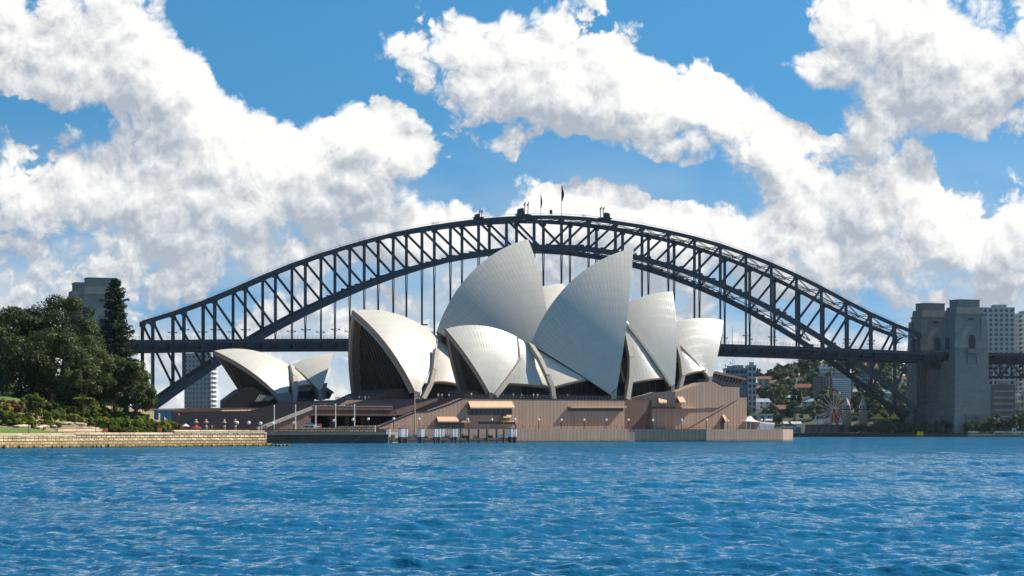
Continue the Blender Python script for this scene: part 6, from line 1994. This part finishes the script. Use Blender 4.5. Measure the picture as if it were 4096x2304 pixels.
# tents, awnings and the waterfront
def tent(px, py, d, w, h, mat, lab, grp=None, name='tent'):
    p = at(px, py, d); zb = hill_z(px, d); ze = p.z - h
    o = thing(name, Vector((p.x, d, zb)), lab, name, grp)
    b = MB(); n = 4; vs = [p]
    ring = [Vector((p.x + sx * w / 2, d + sy * w * .35, ze)) for sx, sy in ((-1, -1), (1, -1), (1, 1), (-1, 1))]
    mid = [p.lerp(q, .5) - Vector((0, 0, h * .13)) for q in ring]
    b.add([p] + mid + ring, [(0, 1 + i, 1 + (i + 1) % 4) for i in range(4)] + [(1 + i, 5 + i, 5 + (i + 1) % 4, 1 + (i + 1) % 4) for i in range(4)])
    cn = b.build('canopy', mat, o); sm = cn.modifiers.new('cloth', 'SOLIDIFY'); sm.thickness = .08
    b = MB()
    for q in ring: b.bar(q, Vector((q.x, q.y, zb - .1)), .12, .12)
    b.build('poles', MAT['steel_lite'], o)
tent(3512, 1652, 1424, 11, 4.0, MAT['yellow'], 'yellow pointed tent left of the arch foot on the far shore')
tent(3576, 1648, 1428, 7.5, 4.6, MAT['yellow'], 'yellow pointed tent seen between the arch members on the far shore')
for i, (px, py, w, lab) in enumerate(((3262, 1664, 2.2, 'leftmost small white pointed tent near the wheel'), (3276, 1668, 2.2, 'second small white pointed tent from the left'), (3288, 1668, 2.2, 'third small white pointed tent from the left'), (3316, 1666, 3.0, 'small white pointed tent just left of the red stand'), (3362, 1662, 2.6, 'small white pointed tent right of the red stand'))):
    tent(px, py, 1448, w, 4.2, MAT['canvas'], lab, 'small white tents by the wheel')
for i, (px, lab) in enumerate(((3142, 'white sloping awning, left of three'), (3172, 'white sloping awning, middle of three'), (3194, 'white sloping awning, right of three'))):
    d = 1450; p = at(px, 1692, d)
    o = thing('awning', Vector((p.x, d, 2.4)), lab + ' on the far waterfront', 'awning', 'white awnings on the far waterfront')
    b = MB(); b.prism([p + Vector((-1.9, 0, .9)), p + Vector((1.5, 0, .9)), p + Vector((2.3, -1.5, -.6)), p + Vector((-1.2, -1.5, -.6))], (0, 0, .12)); b.build('canvas', MAT['canvas'], o)
    b = MB()
    for q in (p + Vector((-1.2, -1.4, -.6)), p + Vector((2.2, -1.4, -.6))): b.bar(q, Vector((q.x, q.y, 2.3)), .12, .12)
    b.build('posts', MAT['steel_lite'], o)
def pavilion(px0, px1, ytop, ybot, d, lab, wm, rm):
    A = at(px0, ytop, d); B = at(px1, ybot, d); zb = 2.3
    o = thing('waterfront_building', Vector(((A.x + B.x) / 2, d, zb)), lab, 'building')
    MB().box((A.x, d, zb), (B.x, d + 8, A.z - .5)).build('wall', wm, o)
    MB().box((A.x - .6, d - 1.2, A.z - .5), (B.x + .6, d + 8.4, A.z)).build('roof', rm, o)
    n = max(2, int((B.x - A.x) / 4))
    for k in range(n):
        x = A.x + (B.x - A.x) * (k + .5) / n
        MB().box((x - 1.2, d - .06, zb + .8), (x + 1.2, d, A.z - 1.6)).build('window', MAT['window'], o)
pavilion(3130, 3205, 1706, 1730, 1446, 'long low waterfront building under the white awnings', MAT['bluegrey'], MAT['white'])
pavilion(3006, 3092, 1655, 1700, 1492, 'cream flat-roofed waterfront building behind the white marquee', MAT['offwhite'], MAT['white'])
pavilion(3225, 3380, 1698, 1728, 1446, 'low brown waterfront hall below the big wheel', MAT['brownwall'], MAT['grey'])
pavilion(3470, 3575, 1700, 1728, 1418, 'low white kiosk row on the far shore under the arch', MAT['bluegrey'], MAT['white'])
pavilion(3500, 3560, 1682, 1700, 1440, 'small pale pavilion below the yellow tents', MAT['bluegrey'], MAT['offwhite'])
d = 1436; A = at(3130, 1729, d); B = at(3480, 1729, 1402)
o = thing('boardwalk', Vector((A.x, A.y, 0)), 'dark boardwalk on piles along the far shore below the big wheel', 'boardwalk')
b = MB(); b.prism([Vector((A.x, A.y - 6, 1.3)), Vector((B.x, B.y - 4, 1.3)), Vector((B.x, B.y + 4, 1.3)), Vector((A.x, A.y + 6, 1.3))], (0, 0, .7)); b.build('deck', MAT['timber'], o)
for k in range(30):
    p = A.lerp(B, k / 29); b = MB(); b.tube([(p.x, p.y - 4.5, -1), (p.x, p.y - 4.5, 2.6)], .3, 6); b.build('pile', MAT['timber'], o)
b = MB()
for zz in (2.6, 3.0): b.bar((A.x, A.y - 5.6, zz), (B.x, B.y - 3.6, zz), .08, .08)
b.build('railing', MAT['offwhite'], o)
for x0, x1, lab, m, zt in ((3482, 3872, 'dark low sea wall below the pylons on the far shore', 'darkstone', 2.1), (3872, 4300, 'sunlit sandstone sea wall at the right edge of the far shore', 'sandstone', 2.2)):
    A = at(x0, 1729, shore_d(x0) - 1.2); B = at(x1, 1729, shore_d(x1) - 1.2)
    b = MB(); b.prism([Vector((A.x, A.y, -1)), Vector((B.x, B.y, -1)), Vector((B.x, B.y + 2, -1)), Vector((A.x, A.y + 2, -1))], (0, 0, zt + 1))
    tag(b.build('sea_wall', MAT[m], None, Vector((A.x, A.y, 0))), lab, 'sea wall')
for i, px in enumerate((3674, 3688)):
    d = shore_d(px) - 1.8; p = at(px, 1729, d)
    o = thing('marker_board', Vector((p.x, d, 0.5)), ['left yellow marker board on the far sea wall', 'right yellow marker board on the far sea wall'][i], 'board')
    b = MB(); b.box((p.x - .9, d - .15, .9), (p.x + .9, d - .05, 3.5)); b.build('board', MAT['yellow'], o)
    b = MB(); b.box((p.x - .1, d - .05, -1), (p.x + .1, d + .05, 3.4)); b.build('post', MAT['timber'], o)
p = at(4060, 1725, 1397); o = thing('ticket_hut', Vector((p.x, 1399, 2.2)), 'small cream hut on the sunlit sea wall at the right edge', 'hut')
MB().box((p.x - 1.2, 1398.5, 2.2), (p.x + 1.2, 1400.5, 5.6)).build('wall', MAT['offwhite'], o)
MB().box((p.x - 1.5, 1398.2, 5.6), (p.x + 1.5, 1400.8, 5.95)).build('roof', MAT['redroof'], o)
MB().box((p.x - .5, 1398.42, 3.4), (p.x + .5, 1398.5, 4.6)).build('window', MAT['window'], o)
# parked cars along the right end of the sea wall
def car_proto():
    o = thing('parked_car', (0, 0, 0), '', 'car')
    prof = [(-2.1, .3), (-2.1, .8), (-1.3, .92), (-.8, 1.4), (.7, 1.42), (1.4, .95), (2.1, .82), (2.1, .3)]
    MB().prism([(x, -.85, z) for x, z in prof], (0, 1.7, 0)).build('body', MAT['white'], o, local=True)
    MB().prism([(x, -.87, z) for x, z in ((-1.15, .96), (-.72, 1.33), (.62, 1.34), (1.15, .97))], (0, .03, 0)).build('side_window', MAT['window'], o, local=True)
    for x in (-1.3, 1.3):
        for y in (-.8, .8): MB().tube([(x, y - .1, .33), (x, y + .1, .33)], .33, 10).build('wheel', MAT['rubber'], o, local=True)
    return o
cp = car_proto(); first = True
for i, px in enumerate((3885, 3905, 3990, 4012, 4038, 4078, 4092)):
    o = cp if first else copy_tree(cp); first = False
    d = shore_d(px) + 2.2; o.location = ((px - 2048) / FPX * d, d, hill_z(px, d) + .02)
    tag(o, 'white car parked among others under the trees at the right edge', None, 'cars parked along the far sea wall')

# white marquee at the tip of the quay
o = thing('marquee', HP.P(3040, 1716, 23), 'white peaked marquee with open sides at the right end of the quay', 'marquee')
V1 = 25
P = lambda x, y, v: HP.P(x, y, v)
pk = HP.hit(3003, 1664, V1 - 6)
pk = HP.w(pk.x, V1 - 6, pk.z)
ring = [P(2984, 1684, V1), P(3040, 1687, V1)]
z_e = ring[0].z
q = [ring[0], ring[1], ring[1] - HP.v * 12, ring[0] - HP.v * 12]
b = MB(); mid = [pk.lerp(x, .45) - Vector((0, 0, .55)) for x in q]
b.add([pk] + mid + q, [(0, 1 + i, 1 + (i + 1) % 4) for i in range(4)] + [(1 + i, 5 + i, 5 + (i + 1) % 4, 1 + (i + 1) % 4) for i in range(4)])
cn = b.build('peaked_roof', MAT['canvas'], o); sm = cn.modifiers.new('cloth', 'SOLIDIFY'); sm.thickness = .1
a_, c_ = P(3041, 1687, V1), P(3098, 1692, V1)
MB().prism([a_, c_, c_ - HP.v * 8, a_ - HP.v * 8], (0, 0, -.45)).build('flat_roof', MAT['canvas'], o)
for x in (2986, 3002, 3040, 3068, 3096):
    p = P(x, 1690, V1 - .2); MB().bar(p, Vector((p.x, p.y, ztop)), .2, .2).build('post', MAT['white'], o)
p0, p1 = P(2990, 1690, V1 - 7), P(3094, 1692, V1 - 7)
MB().prism([p0, p1, Vector((p1.x, p1.y, ztop)), Vector((p0.x, p0.y, ztop))], HP.v * -.2).build('back_panel', MAT['bluegrey'], o)
for i, x in enumerate((3046, 3062, 3069, 3076, 3084)):
    p = P(x, 1680, V1 - 10)
    MB().sphere(p, .42, 10).build('globe', MAT['white'], o)

# ================================================================== the air: a thin even haze
m, T, P = new_mat('thin haze')
T.n.remove(P)
pv = T.node('ShaderNodeVolumePrincipled'); pv.inputs['Color'].default_value = (.72, .86, 1.0, 1); pv.inputs['Density'].default_value = .000016
pv.inputs['Anisotropy'].default_value = .2
T.link(pv.outputs[0], T.n['Material Output'].inputs['Volume'])
b = MB(); b.box((-2500, -150, -4.0), (2500, 3000, 185))
tag(b.build('haze', m), kind='stuff')
sc.cycles.volume_bounces = 0
